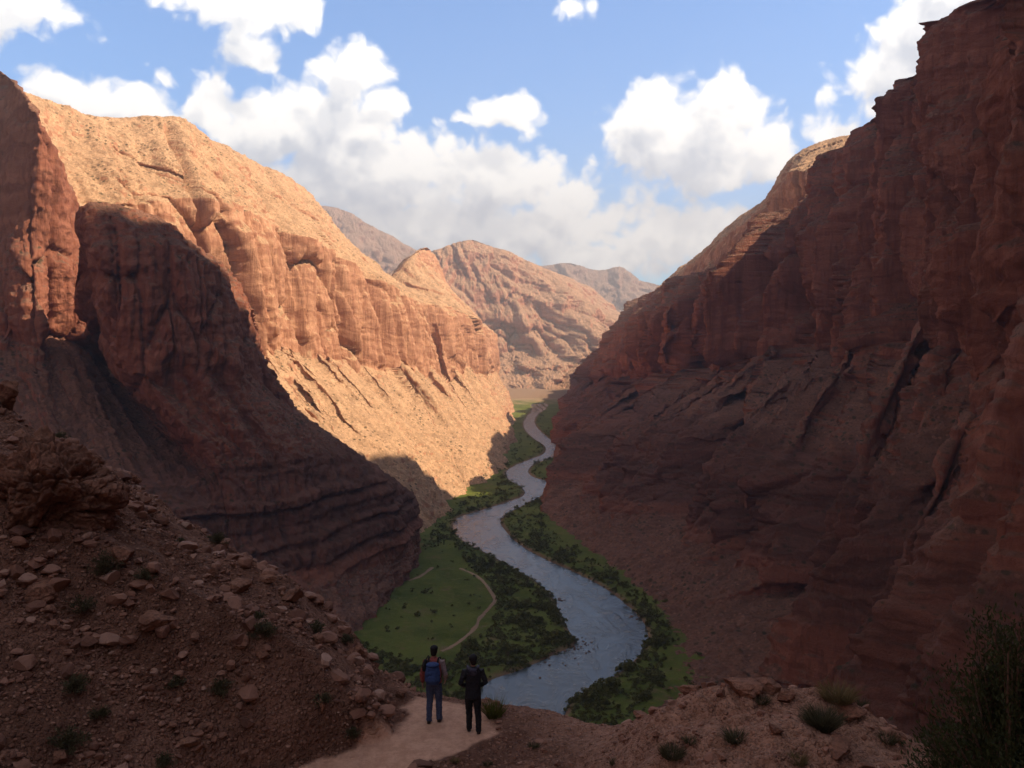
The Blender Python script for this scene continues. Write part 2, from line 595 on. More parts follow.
    if ravines:
        mid = int(np.searchsorted(tv, 2.2))
        gx = 512 + F * P[:, mid, 0] / P[:, mid, 1]
        wrow = np.interp(tv, np.arange(nv), rav_w)
        for (g0, gw, gd) in ravines:
            wig = 0.30 * perlin(np.stack([drop / 60.0, SU * 0 + g0 * .31, SU * 0 + 2.0], -1))
            xq = (gx[:, None] - g0) / gw + wig
            out -= gd * (np.clip(1 - np.abs(xq), 0, 1) ** 1.3 - .25) * wrow[None, :] * (np.abs(xq) < 1.6)
    out *= kp
    P = P + H * out[..., None]
    P = P + N * ((fine * 1.4 * fbm(P / 9.0 + off, 4, 0.6)) * (0.5 + 0.5 * kp))[..., None]
    crag = fine * 0.8 * np.abs(perlin(P / np.array([4.0, 4.0, 9.0]) + off)) * (0.4 + cl)
    P = P + N * crag[..., None]
    me = np_mesh(name, P.reshape(-1, 3), grid_faces(Nu, Nv), mat)
    return tag(obj(name, me), label, cat, 'structure')


Z0 = -6.0
def rib(*pts):
    return [at(*p) if len(p) == 3 else p[1:] for p in pts]


M_LIT = rock_mat("sunlit_sandstone", (0.56, 0.280, 0.155), (0.55, 0.350, 0.205), None, 0.8, varnish=0.3)  # paler version of the canyon rock, for walls in the sun
M_SHADED = rock_mat("shaded_sandstone", (0.35, 0.135, 0.078), (0.245, 0.128, 0.085), (0.130, 0.060, 0.042), 0.85)  # canyon rock again, its colour darkened for the walls in shade
M_FAR = rock_mat("far_rock", (0.46, 0.205, 0.12), (0.46, 0.28, 0.175), None, 0.35, varnish=0.2, scale=3.0, bumpd=4)
M_BLUE = rock_mat("distant_rock", (0.38, 0.21, 0.145), (0.37, 0.24, 0.175), None, 0.3, scale=4.0, bumpd=6)

# --- left wall of the canyon, in the sun
wall_sheet("cliff", [
    rib((130, 640, 560), (60, 520, 640), (-20, 330, 720), (-60, 170, 760), (-90, 100, 800), (-120, 70, 860), (-260, 90, 1200)),
    rib((330, 620, 620), (235, 500, 690), (85, 365, 770), (64, 215, 780), (32, 140, 870), (18, 90, 920), (-80, 110, 1300)),
    rib((370, 580, 700), (285, 480, 770), (165, 375, 860), (140, 205, 870), (104, 150, 950), (92, 116, 1010), (20, 125, 1400)),
    rib((408, 555, 790), (345, 465, 850), (235, 375, 950), (212, 200, 960), (190, 148, 1050), (180, 119, 1110), (130, 130, 1500)),
    rib((438, 520, 935), (395, 450, 980), (305, 378, 1080), (284, 228, 1090), (240, 168, 1180), (222, 146, 1250), (190, 150, 1600)),
    rib((466, 497, 1064), (432, 445, 1120), (358, 382, 1210), (338, 255, 1220), (286, 200, 1320), (265, 166, 1390), (250, 170, 1700)),
    rib((492, 484, 1155), (462, 440, 1230), (402, 380, 1330), (384, 282, 1340), (326, 218, 1430), (305, 187, 1500), (290, 185, 1800)),
    rib((508, 462, 1350), (485, 425, 1420), (440, 378, 1500), (425, 302, 1510), (358, 254, 1640), (332, 228, 1710), (330, 225, 2000)),
    rib((516, 442, 1590), (500, 412, 1640), (470, 378, 1700), (456, 308, 1710), (392, 286, 1840), (368, 274, 1900), (370, 272, 2100)),
    rib((516, 433, 1740), (503, 407, 1780), (478, 377, 1830), (466, 318, 1838), (410, 290, 1915), (391, 281, 1950), (390, 282, 2120)),
    rib((516, 424, 1890), (505, 402, 1920), (486, 376, 1960), (474, 320, 1968), (430, 268, 2005), (418, 250, 2025), (400, 262, 2200)),
    rib((515, 418, 2020), (506, 398, 2050), (490, 374, 2090), (480, 322, 2096), (444, 280, 2115), (434, 254, 2140), (415, 268, 2300)),
    rib((514, 412, 2170), (507, 395, 2190), (494, 372, 2220), (486, 330, 2226), (456, 302, 2255), (446, 286, 2290), (430, 290, 2450)),
    rib((508, 404, 2420), (502, 390, 2450), (493, 372, 2480), (487, 344, 2485), (475, 328, 2515), (468, 318, 2560), (450, 320, 2700)),
    rib((498, 398, 2640), (494, 388, 2660), (488, 376, 2690), (482, 362, 2700), (478, 352, 2720), (474, 344, 2760), (455, 345, 2900)),
], (0.1, 0.0, 1.0, 0.3, 0.1, 0.05), 760, 560, M_LIT, "tall sunlit orange cliff with a pale talus apron along the far left bank", "canyon cliff",
    seed=1, macro=8, flute=10, flute_L=28, gully=6, gully_L=38, spur=13, spur_L=150, ledge=0.5, rim_keep=0.5, pil=19, pil_L=62, ew=1.4, fan=.24, fan_row=2, fan_off=.85, gul_row=2.5, gul_w=(0, .25, 1, 1, .6, .25, 0),
    gullies=[(150, 8, 20), (205, 7, 44), (250, 7, 20), (300, 8, 30), (345, 7, 30), (385, 7, 34), (415, 5, 30), (440, 5, 34), (464, 4, 34), (482, 4, 30)])

# --- dark spur before it
wall_sheet("cliff", [
    rib((40, 860, 330), (-80, 680, 400), (-180, 600, 430), (-260, 380, 560), (-260, 200, 700), (-260, -20, 780), (-500, -40, 1000)),
    rib((130, 800, 377), (20, 640, 450), (-20, 570, 470), (-70, 350, 670), (-70, 225, 720), (-70, 40, 780), (-220, 10, 1000)),
    rib((185, 770, 403), (95, 600, 490), (65, 535, 510), (-12, 335, 690), (-8, 230, 712), (2, 72, 755), (-70, 70, 980)),
    rib((225, 740, 433), (135, 575, 515), (110, 515, 535), (24, 338, 692), (32, 240, 690), (40, 118, 682), (-10, 115, 960)),
    rib((258, 716, 460), (180, 560, 545), (160, 495, 570), (80, 362, 728), (76, 275, 736), (60, 168, 742), (20, 165, 970)),
    rib((284, 698, 482), (222, 552, 575), (200, 482, 600), (124, 390, 752), (108, 305, 765), (76, 210, 785), (40, 206, 990)),
    rib((292, 694, 488), (232, 553, 580), (210, 478, 604), (132, 400, 690), (116, 338, 700), (104, 326, 706), (96, 336, 760)),
    rib((300, 690, 493), (244, 555, 585), (220, 474, 605), (140, 402, 606), (92, 260, 606), (80, 213, 620), (74, 300, 690)),
    rib((320, 675, 514), (272, 562, 598), (250, 466, 620), (188, 402, 616), (152, 240, 622), (146, 213, 640), (128, 300, 730)),
    rib((332, 662, 534), (292, 568, 604), (270, 462, 630), (212, 397, 628), (184, 256, 634), (177, 236, 652), (165, 310, 760)),
    rib((344, 652, 551), (316, 572, 614), (300, 460, 645), (240, 394, 645), (212, 276, 655), (206, 256, 672), (205, 310, 790)),
    rib((362, 634, 583), (350, 572, 640), (335, 460, 680), (258, 390, 690), (238, 300, 694), (230, 272, 706), (240, 330, 860)),
    rib((388, 602, 652), (396, 560, 695), (388, 482, 724), (268, 398, 738), (256, 338, 742), (249, 306, 752), (258, 350, 950)),
    rib((414, 568, 746), (420, 540, 765), (410, 492, 785), (280, 404, 790), (268, 390, 794), (262, 374, 802), (272, 390, 1000)),
    rib((424, 552, 799), (418, 533, 815), (408, 495, 825), (300, 412, 870), (282, 402, 880), (274, 394, 892), (282, 400, 1060)),
], (0.05, 0.95, 0.0, 1.0, 0.5, 0.1), 800, 600, M_SHADED, "dark shaded cliff spur with a flat topped buttress before the sunlit wall", "canyon cliff",
    seed=2, macro=3, flute=9, flute_L=15, gully=6, gully_L=24, fine=1.6, ledge=1.6, rim_keep=0.8, pil=11, pil_L=42, tang=(.75, .66), low=0.4, fan=.35, fan_row=3)

# --- right wall of the canyon, with an unseen high shoulder and range shaped to cast shade
def wd(*p):
    return ('w',) + p


SHADE_RIDGE = [(-900, 900), (0, 1080), (250, 1280), (403, 1305), (442, 1290), (488, 1235), (510, 1185), (545, 1150), (667, 1110), (729, 1000), (837, 945), (894, 850), (925, 800), (985, 430), (1200, 330), (4000, 200)]  # unseen crest, heights set by where its shadow should fall


def back(y, x1, z1, x2=800):
    h = float(np.interp(y, [a for a, b in SHADE_RIDGE], [b for a, b in SHADE_RIDGE]))
    return [wd(x1, y, z1), wd(x2, y, h), wd(x2 + 700, y, h * 0.4)]


wall_sheet("cliff", [
    rib(wd(420, -900, Z0), wd(430, -900, 60), wd(440, -900, 120), wd(450, -900, 220), wd(470, -900, 560), wd(490, -900, 640), *back(-900, 600, 700)),
    rib(wd(230, -250, Z0), wd(260, -250, 60), wd(280, -250, 110), wd(300, -250, 200), wd(330, -250, 640), wd(350, -240, 740), *back(-250, 560, 800)),
    rib(wd(130, 150, Z0), wd(160, 160, 50), wd(180, 170, 100), wd(240, 180, 190), wd(290, 190, 600), wd(320, 200, 720), *back(200, 560, 800)),
    rib(wd(90, 330, Z0), wd(150, 335, 50), wd(180, 340, 100), wd(250, 360, 200), wd(285, 385, 500), wd(318, 420, 680), *back(403, 560, 760)),
    rib((660, 740, 430), (830, 760, 420), (905, 620, 430), (1020, 420, 465), (1045, 0, 480), wd(318, 500, 600), *back(442, 560, 640)),
    rib((662, 690, 493), (800, 700, 470), (890, 540, 490), (975, 395, 555), (982, 90, 565), (978, -20, 588), *back(500, 560, 470)),
    rib((667, 665, 531), (795, 665, 508), (862, 515, 530), (945, 372, 600), (955, 116, 620), (962, 14, 645), *back(548, 560, 450)),
    rib((672, 640, 572), (790, 630, 550), (832, 490, 575), (915, 350, 650), (925, 140, 675), (950, 46, 700), *back(667, 560, 430)),
    rib((655, 610, 634), (745, 570, 640), (768, 475, 670), (860, 362, 770), (868, 190, 795), (890, 90, 830), *back(729, 600, 420)),
    rib((628, 582, 704), (685, 530, 745), (712, 448, 790), (805, 368, 900), (822, 230, 935), (846, 156, 975), *back(894, 620, 400)),
    rib((590, 553, 796), (622, 512, 850), (655, 438, 905), (756, 376, 1030), (775, 252, 1030), (796, 205, 1060), *back(1060, 640, 370)),
    rib((558, 528, 896), (580, 495, 945), (612, 436, 1000), (712, 382, 1160), (735, 274, 1140), (752, 246, 1170), *back(1350, 650, 340)),
    rib((541, 505, 1014), (553, 478, 1060), (580, 436, 1110), (676, 384, 1290), (698, 298, 1240), (707, 271, 1280), *back(1600, 660, 320)),
    rib((550, 472, 1250), (555, 455, 1300), (566, 426, 1350), (636, 384, 1480), (650, 314, 1430), (668, 282, 1480), *back(1800, 660, 280)),
    rib((560, 438, 1650), (564, 424, 1690), (571, 408, 1720), (606, 384, 1800), (632, 326, 1850), (645, 301, 1930), *back(2150, 660, 250)),
    rib((566, 416, 2060), (568, 408, 2090), (570, 398, 2120), (590, 382, 2200), (618, 345, 2280), (634, 318, 2350), *back(2600, 660, 220)),
    rib((572, 404, 2400), (573, 399, 2430), (575, 392, 2460), (580, 380, 2560), (604, 352, 2650), (622, 334, 2720), *back(3000, 660, 200)),
    rib((570, 398, 2640), (571, 394, 2660), (573, 389, 2680), (572, 379, 2760), (590, 360, 2850), (604, 348, 2920), *back(3200, 660, 190)),
], (0.1, 0.85, 0.1, 1.0, 0.5, 0.1, 0.1, 0.1), 1250, 780, M_SHADED, "huge shaded red cliff with fluted buttresses along the right bank", "canyon cliff",
    seed=3, macro=6, flute=19, flute_L=20, gully=12, gully_L=34, fine=2.1, spur=24, spur_L=80, ledge=1.4, rim_keep=1.0, krows=4,
    foot_keep=0.12, tang=(-.12, 1.0), gul_saw=(.4, 1.5), low=0.4, fan=.20, fan_off=.85, fan_row=3, gul_w=(.05, .7, .85, 1, .75, .4, .1, 0, 0),
    ravines=[(584, 9, 22), (636, 14, 26), (750, 20, 40), (846, 20, 34)],
    gullies=[(618, 3, 30), (640, 6, 46), (668, 4, 26), (702, 13, 84), (737, 5, 30), (786, 20, 115), (843, 8, 40), (884, 24, 120), (935, 8, 34), (975, 24, 70)],
    pil=36, pil_L=62, uw=[.15, .15, .2, .35] + [1] * 13, vw=[1, 1, 1, 1, 1, .12, .12, .05])

# --- unseen cliff added behind the camera to darken rock that faces it
wall_sheet("cliff", [
    rib(wd(-330, 420, Z0), wd(-420, 420, 60), wd(-520, 420, 150), wd(-560, 420, 480), wd(-640, 400, 560), wd(-1000, 400, 600)),
    rib(wd(-360, 0, Z0), wd(-440, 0, 60), wd(-540, 0, 150), wd(-580, 0, 520), wd(-680, 0, 620), wd(-1100, 0, 640)),
    rib(wd(-300, -400, Z0), wd(-400, -420, 60), wd(-500, -450, 160), wd(-540, -470, 560), wd(-640, -520, 680), wd(-1000, -800, 700)),
    rib(wd(-50, -640, Z0), wd(-100, -720, 60), wd(-150, -820, 170), wd(-170, -860, 600), wd(-220, -960, 720), wd(-400, -1500, 760)),
    rib(wd(250, -680, Z0), wd(260, -760, 60), wd(270, -860, 170), wd(275, -900, 620), wd(280, -1000, 740), wd(300, -1500, 780)),
    rib(wd(480, -640, Z0), wd(520, -720, 60), wd(560, -820, 170), wd(580, -860, 640), wd(620, -960, 760), wd(800, -1500, 800)),
], (0.1, 0.1, 1.0, 0.5, 0.1), 160, 90, M_SHADED, "unseen cliff added behind the viewer to block back light", "canyon cliff",
    seed=8, macro=10, flute=12, flute_L=30, gully=8, gully_L=50, fine=2, pil=20, pil_L=90, tang=(1, .3))

# --- upper tier behind the right rim, its top in the sun
wall_sheet("cliff", [
    rib((650, 345, 1800), (662, 288, 1860), (672, 276, 1990), (700, 272, 2300)),
    rib((680, 335, 1580), (696, 262, 1630), (706, 248, 1760), (740, 246, 2050)),
    rib((715, 320, 1420), (726, 236, 1460), (740, 217, 1600), (790, 210, 1900)),
    rib((750, 300, 1310), (758, 214, 1335), (768, 196, 1460), (830, 175, 1780)),
    rib((782, 270, 1240), (775, 192, 1255), (787, 163, 1390), (850, 150, 1720)),
    rib((812, 222, 1190), (792, 172, 1205), (808, 147, 1360), (860, 142, 1680)),
    rib((850, 210, 1120), (822, 172, 1155), (834, 138, 1330), (880, 138, 1660)),
    rib((900, 195, 1080), (868, 160, 1130), (872, 133, 1290), (950, 124, 1600)),
], (1.0, 0.3, 0.05), 320, 160, M_LIT, "sunlit rounded rock tier behind the rim of the shaded right cliff", "canyon cliff",
    seed=4, macro=3, flute=9, flute_L=22, gully=5, ledge=1.0, rim_keep=0.8, pil=13)

# --- far mountains
wall_sheet("mountain", [
    rib((330, 402, 2780), (350, 376, 2950), (360, 340, 3050), (372, 300, 3200), (380, 280, 3350), (340, 300, 4200)),
    rib((440, 396, 2880), (420, 366, 3100), (420, 320, 3200), (425, 275, 3350), (432, 252, 3450), (400, 270, 4300)),
    rib((500, 393, 2950), (488, 358, 3200), (482, 318, 3280), (472, 262, 3420), (470, 240, 3520), (470, 262, 4400)),
    rib((530, 392, 2960), (520, 356, 3220), (515, 318, 3300), (506, 268, 3450), (502, 249, 3560), (520, 268, 4400)),
    rib((552, 391, 2980), (548, 355, 3240), (545, 322, 3320), (540, 284, 3480), (536, 265, 3600), (560, 275, 4400)),
    rib((575, 390, 3000), (580, 356, 3260), (584, 334, 3350), (574, 302, 3500), (566, 283, 3620), (590, 290, 4400)),
    rib((610, 390, 3020), (612, 360, 3280), (612, 346, 3360), (606, 326, 3500), (598, 310, 3640), (620, 312, 4400)),
    rib((680, 390, 3040), (665, 368, 3280), (660, 358, 3360), (650, 346, 3500), (640, 336, 3640), (660, 330, 4400)),
], (0.05, 0.9, 0.35, 0.1, 0.0), 420, 260, M_FAR, "sunlit pink brown mountain closing the far end of the canyon", "mountain",
    seed=5, macro=20, flute=30, flute_L=60, gully=26, gully_L=100, spur=55, spur_L=240, ledge=2, fine=3.0, rim_keep=0.5, pil=40, pil_L=150)
wall_sheet("mountain", [
    rib((180, 400, 4600), (200, 300, 5000), (215, 225, 5300), (220, 205, 5500), (200, 220, 6800)),
    rib((270, 400, 4600), (280, 300, 5000), (290, 228, 5300), (296, 206, 5500), (300, 225, 6800)),
    rib((320, 400, 4600), (322, 300, 5000), (330, 230, 5300), (334, 207, 5500), (340, 225, 6800)),
    rib((370, 400, 4600), (368, 310, 5000), (366, 246, 5300), (364, 220, 5500), (380, 235, 6800)),
    rib((420, 400, 4600), (412, 320, 5000), (405, 268, 5300), (398, 241, 5500), (420, 255, 6800)),
    rib((470, 400, 4600), (460, 330, 5000), (448, 290, 5300), (436, 264, 5500), (460, 275, 6800)),
], (0.1, 0.2, 0.1, 0.0), 300, 200, M_BLUE, "distant rounded peak showing above the left cliff rim", "mountain",
    seed=6, macro=25, flute=25, flute_L=120, gully=34, gully_L=160, spur=70, spur_L=380, ledge=2, fine=4, rim_keep=0.5)
wall_sheet("mountain", [
    rib((470, 392, 5400), (475, 330, 6100), (480, 292, 6500), (484, 276, 6700), (480, 290, 8200)),
    rib((540, 392, 5400), (540, 330, 6100), (540, 286, 6500), (541, 266, 6700), (545, 285, 8200)),
    rib((575, 392, 5400), (574, 330, 6100), (572, 284, 6500), (571, 263, 6700), (580, 282, 8200)),
    rib((604, 392, 5400), (602, 330, 6100), (600, 290, 6500), (598, 270, 6700), (605, 286, 8200)),
    rib((628, 392, 5400), (626, 330, 6100), (624, 288, 6500), (622, 267, 6700), (630, 286, 8200)),
    rib((660, 392, 5400), (656, 335, 6100), (652, 300, 6500), (648, 282, 6700), (660, 295, 8200)),
    rib((760, 392, 5400), (750, 345, 6100), (740, 315, 6500), (730, 300, 6700), (745, 310, 8200)),
], (0.1, 0.2, 0.1, 0.0), 320, 180, M_BLUE, "farthest dim blue grey range low behind the canyon end", "mountain",
    seed=7, macro=30, flute=25, flute_L=140, gully=36, gully_L=180, spur=90, spur_L=420, ledge=2, fine=5, rim_keep=0.5)

# ------------------------------------------------------------------ river, valley floor
BANKS = [((430, 790), (560, 830)), ((455, 735), (545, 770)), ((476, 705), (556, 728)), ((492, 683), (568, 700)), ((526, 670), (603, 680)), ((556, 656), (630, 660)), ((579, 643), (644, 641)),
         ((573, 630), (639, 622)), ((563, 612), (623, 605)), ((555, 596), (601, 588)), ((538, 581), (573, 573)),
         ((516, 568), (540, 558)), ((491, 554), (518, 545)), ((468, 542), (504, 532)), ((456, 529), (498, 522)),
         ((460, 518), (505, 514)), ((480, 511), (520, 506)), ((505, 503), (540, 496)), ((525, 495), (549, 488)),
         ((523, 487), (546, 482)), ((510, 479), (532, 477)), ((507, 472), (527, 471)), ((517, 465), (534, 464)),
         ((532, 459), (555, 456)), ((545, 453), (561, 449)), ((545, 446), (554, 443)), ((534, 438), (544, 435)),
         ((527, 431), (537, 428)), ((524, 424), (534, 422)), ((527, 417), (537, 415)), ((532, 410), (545, 409)), ((532, 404), (548, 403))]
LB = np.array([on_floor(*a) for a, b in BANKS])
RB = np.array([on_floor(*b) for a, b in BANKS])
tt_ = np.linspace(0, len(BANKS) - 1, 420)
LBs, RBs = cat_u(LB, tt_), cat_u(RB, tt_)
MID = (LBs + RBs) / 2
HW = np.linalg.norm(LBs - RBs, axis=1) / 2


def shore(xy):
    """metres outside the water's edge, and which bank (-1 left, +1 right)"""
    out = np.full(len(xy), 1e9)
    side = np.zeros(len(xy))
    for c in range(0, len(xy), 20000):
        q = xy[c:c + 20000]
        best = np.full(len(q), 1e9)
        sd_ = np.zeros(len(q))
        for j in range(len(MID) - 1):
            # cross-section segment from bank to bank
            a, b = LBs[j, :2], RBs[j, :2]
            ab = b - a
            t = np.clip(((q - a) @ ab) / (ab @ ab), 0, 1)
            d = np.linalg.norm(q - (a + t[:, None] * ab), axis=1)
            up = d < best
            best = np.where(up, d, best)
            sd_ = np.where(up, np.sign(t - 0.5), sd_)
        out[c:c + 20000] = best
        side[c:c + 20000] = sd_
    return out, side


# water
m_w, k = new_mat("river_water")
pos = k.node('ShaderNodeNewGeometry').outputs['Position']
w1 = k.noise(k.scale(pos, (0.10, 0.16, 0.1)), 1.0, 5, 0.6, 0.4)
w2 = k.noise(k.scale(pos, (0.5, 0.9, 0.5)), 1.0, 4, 0.6, 0.3)
lane = k.noise(k.scale(pos, (0.055, 0.018, 0.05)), 1.0, 4, 0.6, 1.6)
h = k.math('ADD', k.math('MULTIPLY', w1, 1.0), k.math('MULTIPLY', w2, 0.28))
h = k.math('MULTIPLY', h, k.remap(lane, 0.38, 0.60, 0.35, 1.0))
k.put(k.b.inputs['Normal'], k.bump(h, 0.55, 0.9))
foam = k.math('MULTIPLY', k.remap(w1, 0.52, 0.70), k.remap(lane, 0.47, 0.62))
k.put(k.b.inputs['Base Color'], k.mix(k.math('MULTIPLY', foam, 0.55), (0.060, 0.080, 0.085), (0.50, 0.53, 0.54)))
k.put(k.b.inputs['Roughness'], k.remap(foam, 0, 1, 0.25, 0.6))
k.b.inputs['IOR'].default_value = 1.333
k.b.inputs['Specular IOR Level'].default_value = 0.9
nw = 13
tt2 = np.linspace(0, len(BANKS) - 1, 620)
La, Ra = cat_u(LB, tt2), cat_u(RB, tt2)
ext = (Ra - La) * 0.06
wv = np.linspace(0, 1, nw)[None, :, None]
Vw = (La - ext)[:, None] * (1 - wv) + (Ra + ext)[:, None] * wv
Vw[..., 2] = 0.0
river = obj("river", np_mesh("river", Vw.reshape(-1, 3), grid_faces(620, nw)[:, ::-1], m_w))
tag(river, "blue grey river winding through the green canyon bottom", "river", 'structure')

# ground
pxs = np.concatenate([np.array([-1100, -900, -700, -500, -200]), np.arange(0, 330, 12), np.arange(330, 700, 1.3), np.arange(700, 1030, 12), np.array([1150, 1300, 1500, 1800, 2100])])
pys = np.concatenate([np.array([349, 352, 358, 364, 370, 376, 382]), np.arange(386, 720, 1.2), np.arange(722, 900, 12)])
Dg = CZ * F / (pys - HY)
Dg = np.concatenate([Dg, [200, 0, -600, -2300]])
GX = (pxs[:, None] - 512) / F * np.maximum(Dg, 1200)[None, :]
GY = np.broadcast_to(Dg[None, :], GX.shape)
gxy = np.stack([GX.ravel(), GY.ravel()], -1)
sh, side = shore(gxy)
gp3 = np.concatenate([gxy, np.zeros((len(gxy), 1))], 1)
gz = 1.1 + 0.9 * fbm(gp3 / 40.0, 3) * sstep(sh, 2, 40) + 0.35 * fbm(gp3 / 7.0, 3)
bank = sstep(sh + 1.2 * perlin(gp3 / 6.0), 0.0, 5.0)
gz = -2.2 * (1 - bank) + gz * bank
m_g, k = new_mat("valley_ground")
pos = k.node('ShaderNodeNewGeometry').outputs['Position']
shn = k.attr('shore')
n_a = k.noise(pos, 0.022, 5, 0.6)
n_b = k.noise(pos, 0.16, 5, 0.65)
n_c = k.noise(pos, 1.1, 4, 0.7)
grass = k.mix(k.remap(n_a, 0.32, 0.66), (0.075, 0.112, 0.018), (0.145, 0.182, 0.036))
grass = k.mix(k.math('MULTIPLY', k.remap(n_b, 0.48, 0.72), 0.65), grass, (0.20, 0.185, 0.05))
grass = k.mix(k.math('MULTIPLY', k.remap(n_c, 0.45, 0.70), 0.5), grass, (0.045, 0.058, 0.012))
grass = k.mix(k.math('MULTIPLY', k.remap(k.noise(pos, 0.055, 6, 0.7), 0.56, 0.66), 0.7), grass, (0.20, 0.150, 0.075))
sand = k.mix(k.remap(n_b, 0.35, 0.65), (0.20, 0.125, 0.08), (0.33, 0.225, 0.15))
col = k.mix(k.remap(k.math('MULTIPLY_ADD', n_b, 10.0, shn), 13.0, 7.0), grass, sand)
yv = k.sep(pos)[1]
dry = k.remap(k.math('MULTIPLY_ADD', n_a, 900.0, yv), 2750, 3150)
col = k.mix(dry, col, (0.40, 0.27, 0.18))
col = k.mix(k.math('MULTIPLY', k.remap(k.math('MULTIPLY_ADD', n_a, 60.0, shn), 175.0, 235.0), 0.8), col, (0.26, 0.165, 0.10))
k.put(k.b.inputs['Base Color'], col)
k.b.inputs['Roughness'].default_value = 0.95
k.b.inputs['Specular IOR Level'].default_value = 0.1
k.put(k.b.inputs['Normal'], k.bump(k.math('ADD', n_b, k.math('MULTIPLY', n_c, 0.6)), 0.8, 1.2))
Vg = np.stack([GX.ravel(), GY.ravel(), gz], -1)
ground = obj("ground", np_mesh("ground", Vg, grid_faces(*GX.shape), m_g, True, {'shore': np.minimum(sh, 500)}))
tag(ground, "green grassy canyon floor on both banks of the river", "ground", 'structure')
_gv = Vg.reshape(GX.shape + (3,))


def floor_z(x, y):
    """height of the valley floor: nearest grid value"""
    i = np.abs(Dg - y).argmin()
    j = np.abs(GX[:, i] - x).argmin()
    return float(_gv[j, i, 2])


# field track
m_t = simple_mat("pale_dirt", (0.36, 0.25, 0.165), 0.95, 0.25, 0.4, coords='Generated')
def track(pts, w):
    c = np.array([on_floor(*p) for p in pts])
    t = np.linspace(0, len(c) - 1, 26 * len(c))
    c = cat_u(c, t)
    d = np.gradient(c, axis=0)
    d /= np.linalg.norm(d, axis=1)[:, None]
    nn = np.stack([-d[:, 1], d[:, 0], 0 * d[:, 0]], 1)
    ww = w * (0.85 + 0.45 * perlin(np.stack([t * 1.3, t * 0, t * 0], -1)))
    rows = []
    for f_ in (-1, -0.4, 0.4, 1):
        q = c + nn * (f_ * ww)[:, None]
        q[:, 2] = [floor_z(x_, y_) + 0.22 - 0.3 * (abs(f_) == 1) for x_, y_ in q[:, :2]]
        rows.append(q)
    V = np.stack(rows, 1)
    o = obj("path", np_mesh("path", V.reshape(-1, 3), grid_faces(len(c), 4)[:, ::-1], m_t))
    return o
tag(track([(441, 653), (452, 648), (468, 637), (476, 628), (480, 619), (489, 610), (495, 602), (491, 593), (484, 584), (474, 576), (460, 570)], 1.9),
    "pale dirt track curving across the green river meadow", "track", 'structure')
tag(track([(408, 582), (418, 579), (426, 574), (432, 569)], 2.2), "short pale sandy patch at the foot of the dark spur", "track", 'structure')

# ------------------------------------------------------------------ air
HAZE = 1.55e-4
V = np.array([(x, y, z) for x in (-9000, 9000) for y in (-2400, 9500) for z in (-260, 1420)], float)
hz_m = bpy.data.materials.new("haze_air")
hz_m.use_nodes = True
hz_t = hz_m.node_tree
hz_t.nodes.remove(hz_t.nodes['Principled BSDF'])
pv = hz_t.nodes.new('ShaderNodeVolumePrincipled')
pv.inputs['Color'].default_value = (0.93, 0.95, 1.0, 1)
pv.inputs['Density'].default_value = HAZE
pv.inputs['Anisotropy'].default_value = 0.3
hz_t.links.new(pv.outputs[0], hz_t.nodes['Material Output'].inputs['Volume'])
hz = obj("haze", np_mesh("haze", V, np.array([(0, 1, 3, 2), (4, 6, 7, 5), (0, 4, 5, 1), (2, 3, 7, 6), (0, 2, 6, 4), (1, 5, 7, 3)]), hz_m, False))
tag(hz, "thin warm air that pales the far mountains", "haze", 'stuff')

# ------------------------------------------------------------------ the near rim: slope, path, mound
def fg_height(x, y):
    """ground of the rim, metres relative to the eye"""
    q = np.stack([x, y, np.zeros_like(x)], -1)
    n1 = fbm(q / 3.1, 4)
    base = -8.85 + 0.05 * n1
    base = base + 0.10 * (x - 1.0) * sstep(x, 1.0, 3.0)                   # path shoulder to the right
    # the near side comes down from where the picture is taken
    near = -1.9 - 0.52 * np.maximum(y, 0)
    base = np.maximum(base, near)
    # slope on the left
    foot = np.interp(y, [6, 12, 15, 17.8, 19.3, 21, 23, 26, 30], [-5.0, -5.6, -6.4, -5.0, -2.75, -2.75, -3.6, -5.0, -7.0]) + 0.25 * n1
    t = np.maximum(foot - x, 0)
    rise = np.interp(t, [0, 0.5, 2, 5, 9, 13.5, 20, 40], [0, 0.75, 1.9, 3.3, 5.3, 7.6, 10.5, 18])
    lump = 0.50 * fbm(q / 4.0 + 3.1, 4) * sstep(t, 0.2, 3)
    # rocky knob half way up at the picture's edge
    kb = np.exp(-(((x + 12.6) / 2.4) ** 2 + ((y - 24.6) / 1.9) ** 2))
    kb2 = np.exp(-(((x + 15.3) / 1.3) ** 2 + ((y - 26.0) / 1.2) ** 2))
    h = base + rise + lump + 0.95 * kb + 0.85 * kb2
    # mound on the right
    m = sstep(x + 0.35 * n1, 0.9, 3.6) * sstep(y + 0.25 * n1, 21.0, 16.6) * (1 - sstep(x, 6.4, 9.5) * 0.9)
    top = -6.80 - 0.17 * np.abs(x - 4.4) - 0.12 * np.maximum(14.5 - y, 0) + 0.16 * n1 + 0.25 * fbm(q / 1.6 - 5.0, 3)
    h = np.maximum(h, h * (1 - m) + np.maximum(top, h) * m)
    # brink of the canyon
    edge = np.interp(x, [-40, -14, -9, -6, -3.2, -2.4, -0.8, 0.4, 1.4, 2.2, 3.2, 6, 8, 12, 40],
                     [28.5, 27.2, 26.0, 24.6, 22.4, 21.4, 20.9, 20.4, 20.0, 19.2, 17.3, 16.6, 15.6, 15.0, 17.0]) + 0.30 * n1
    over = np.maximum(y - edge, 0)
    h = h - 0.25 * over - 1.1 * np.maximum(over - 0.6, 0) - 0.6 * np.maximum(over - 5, 0)
    return h


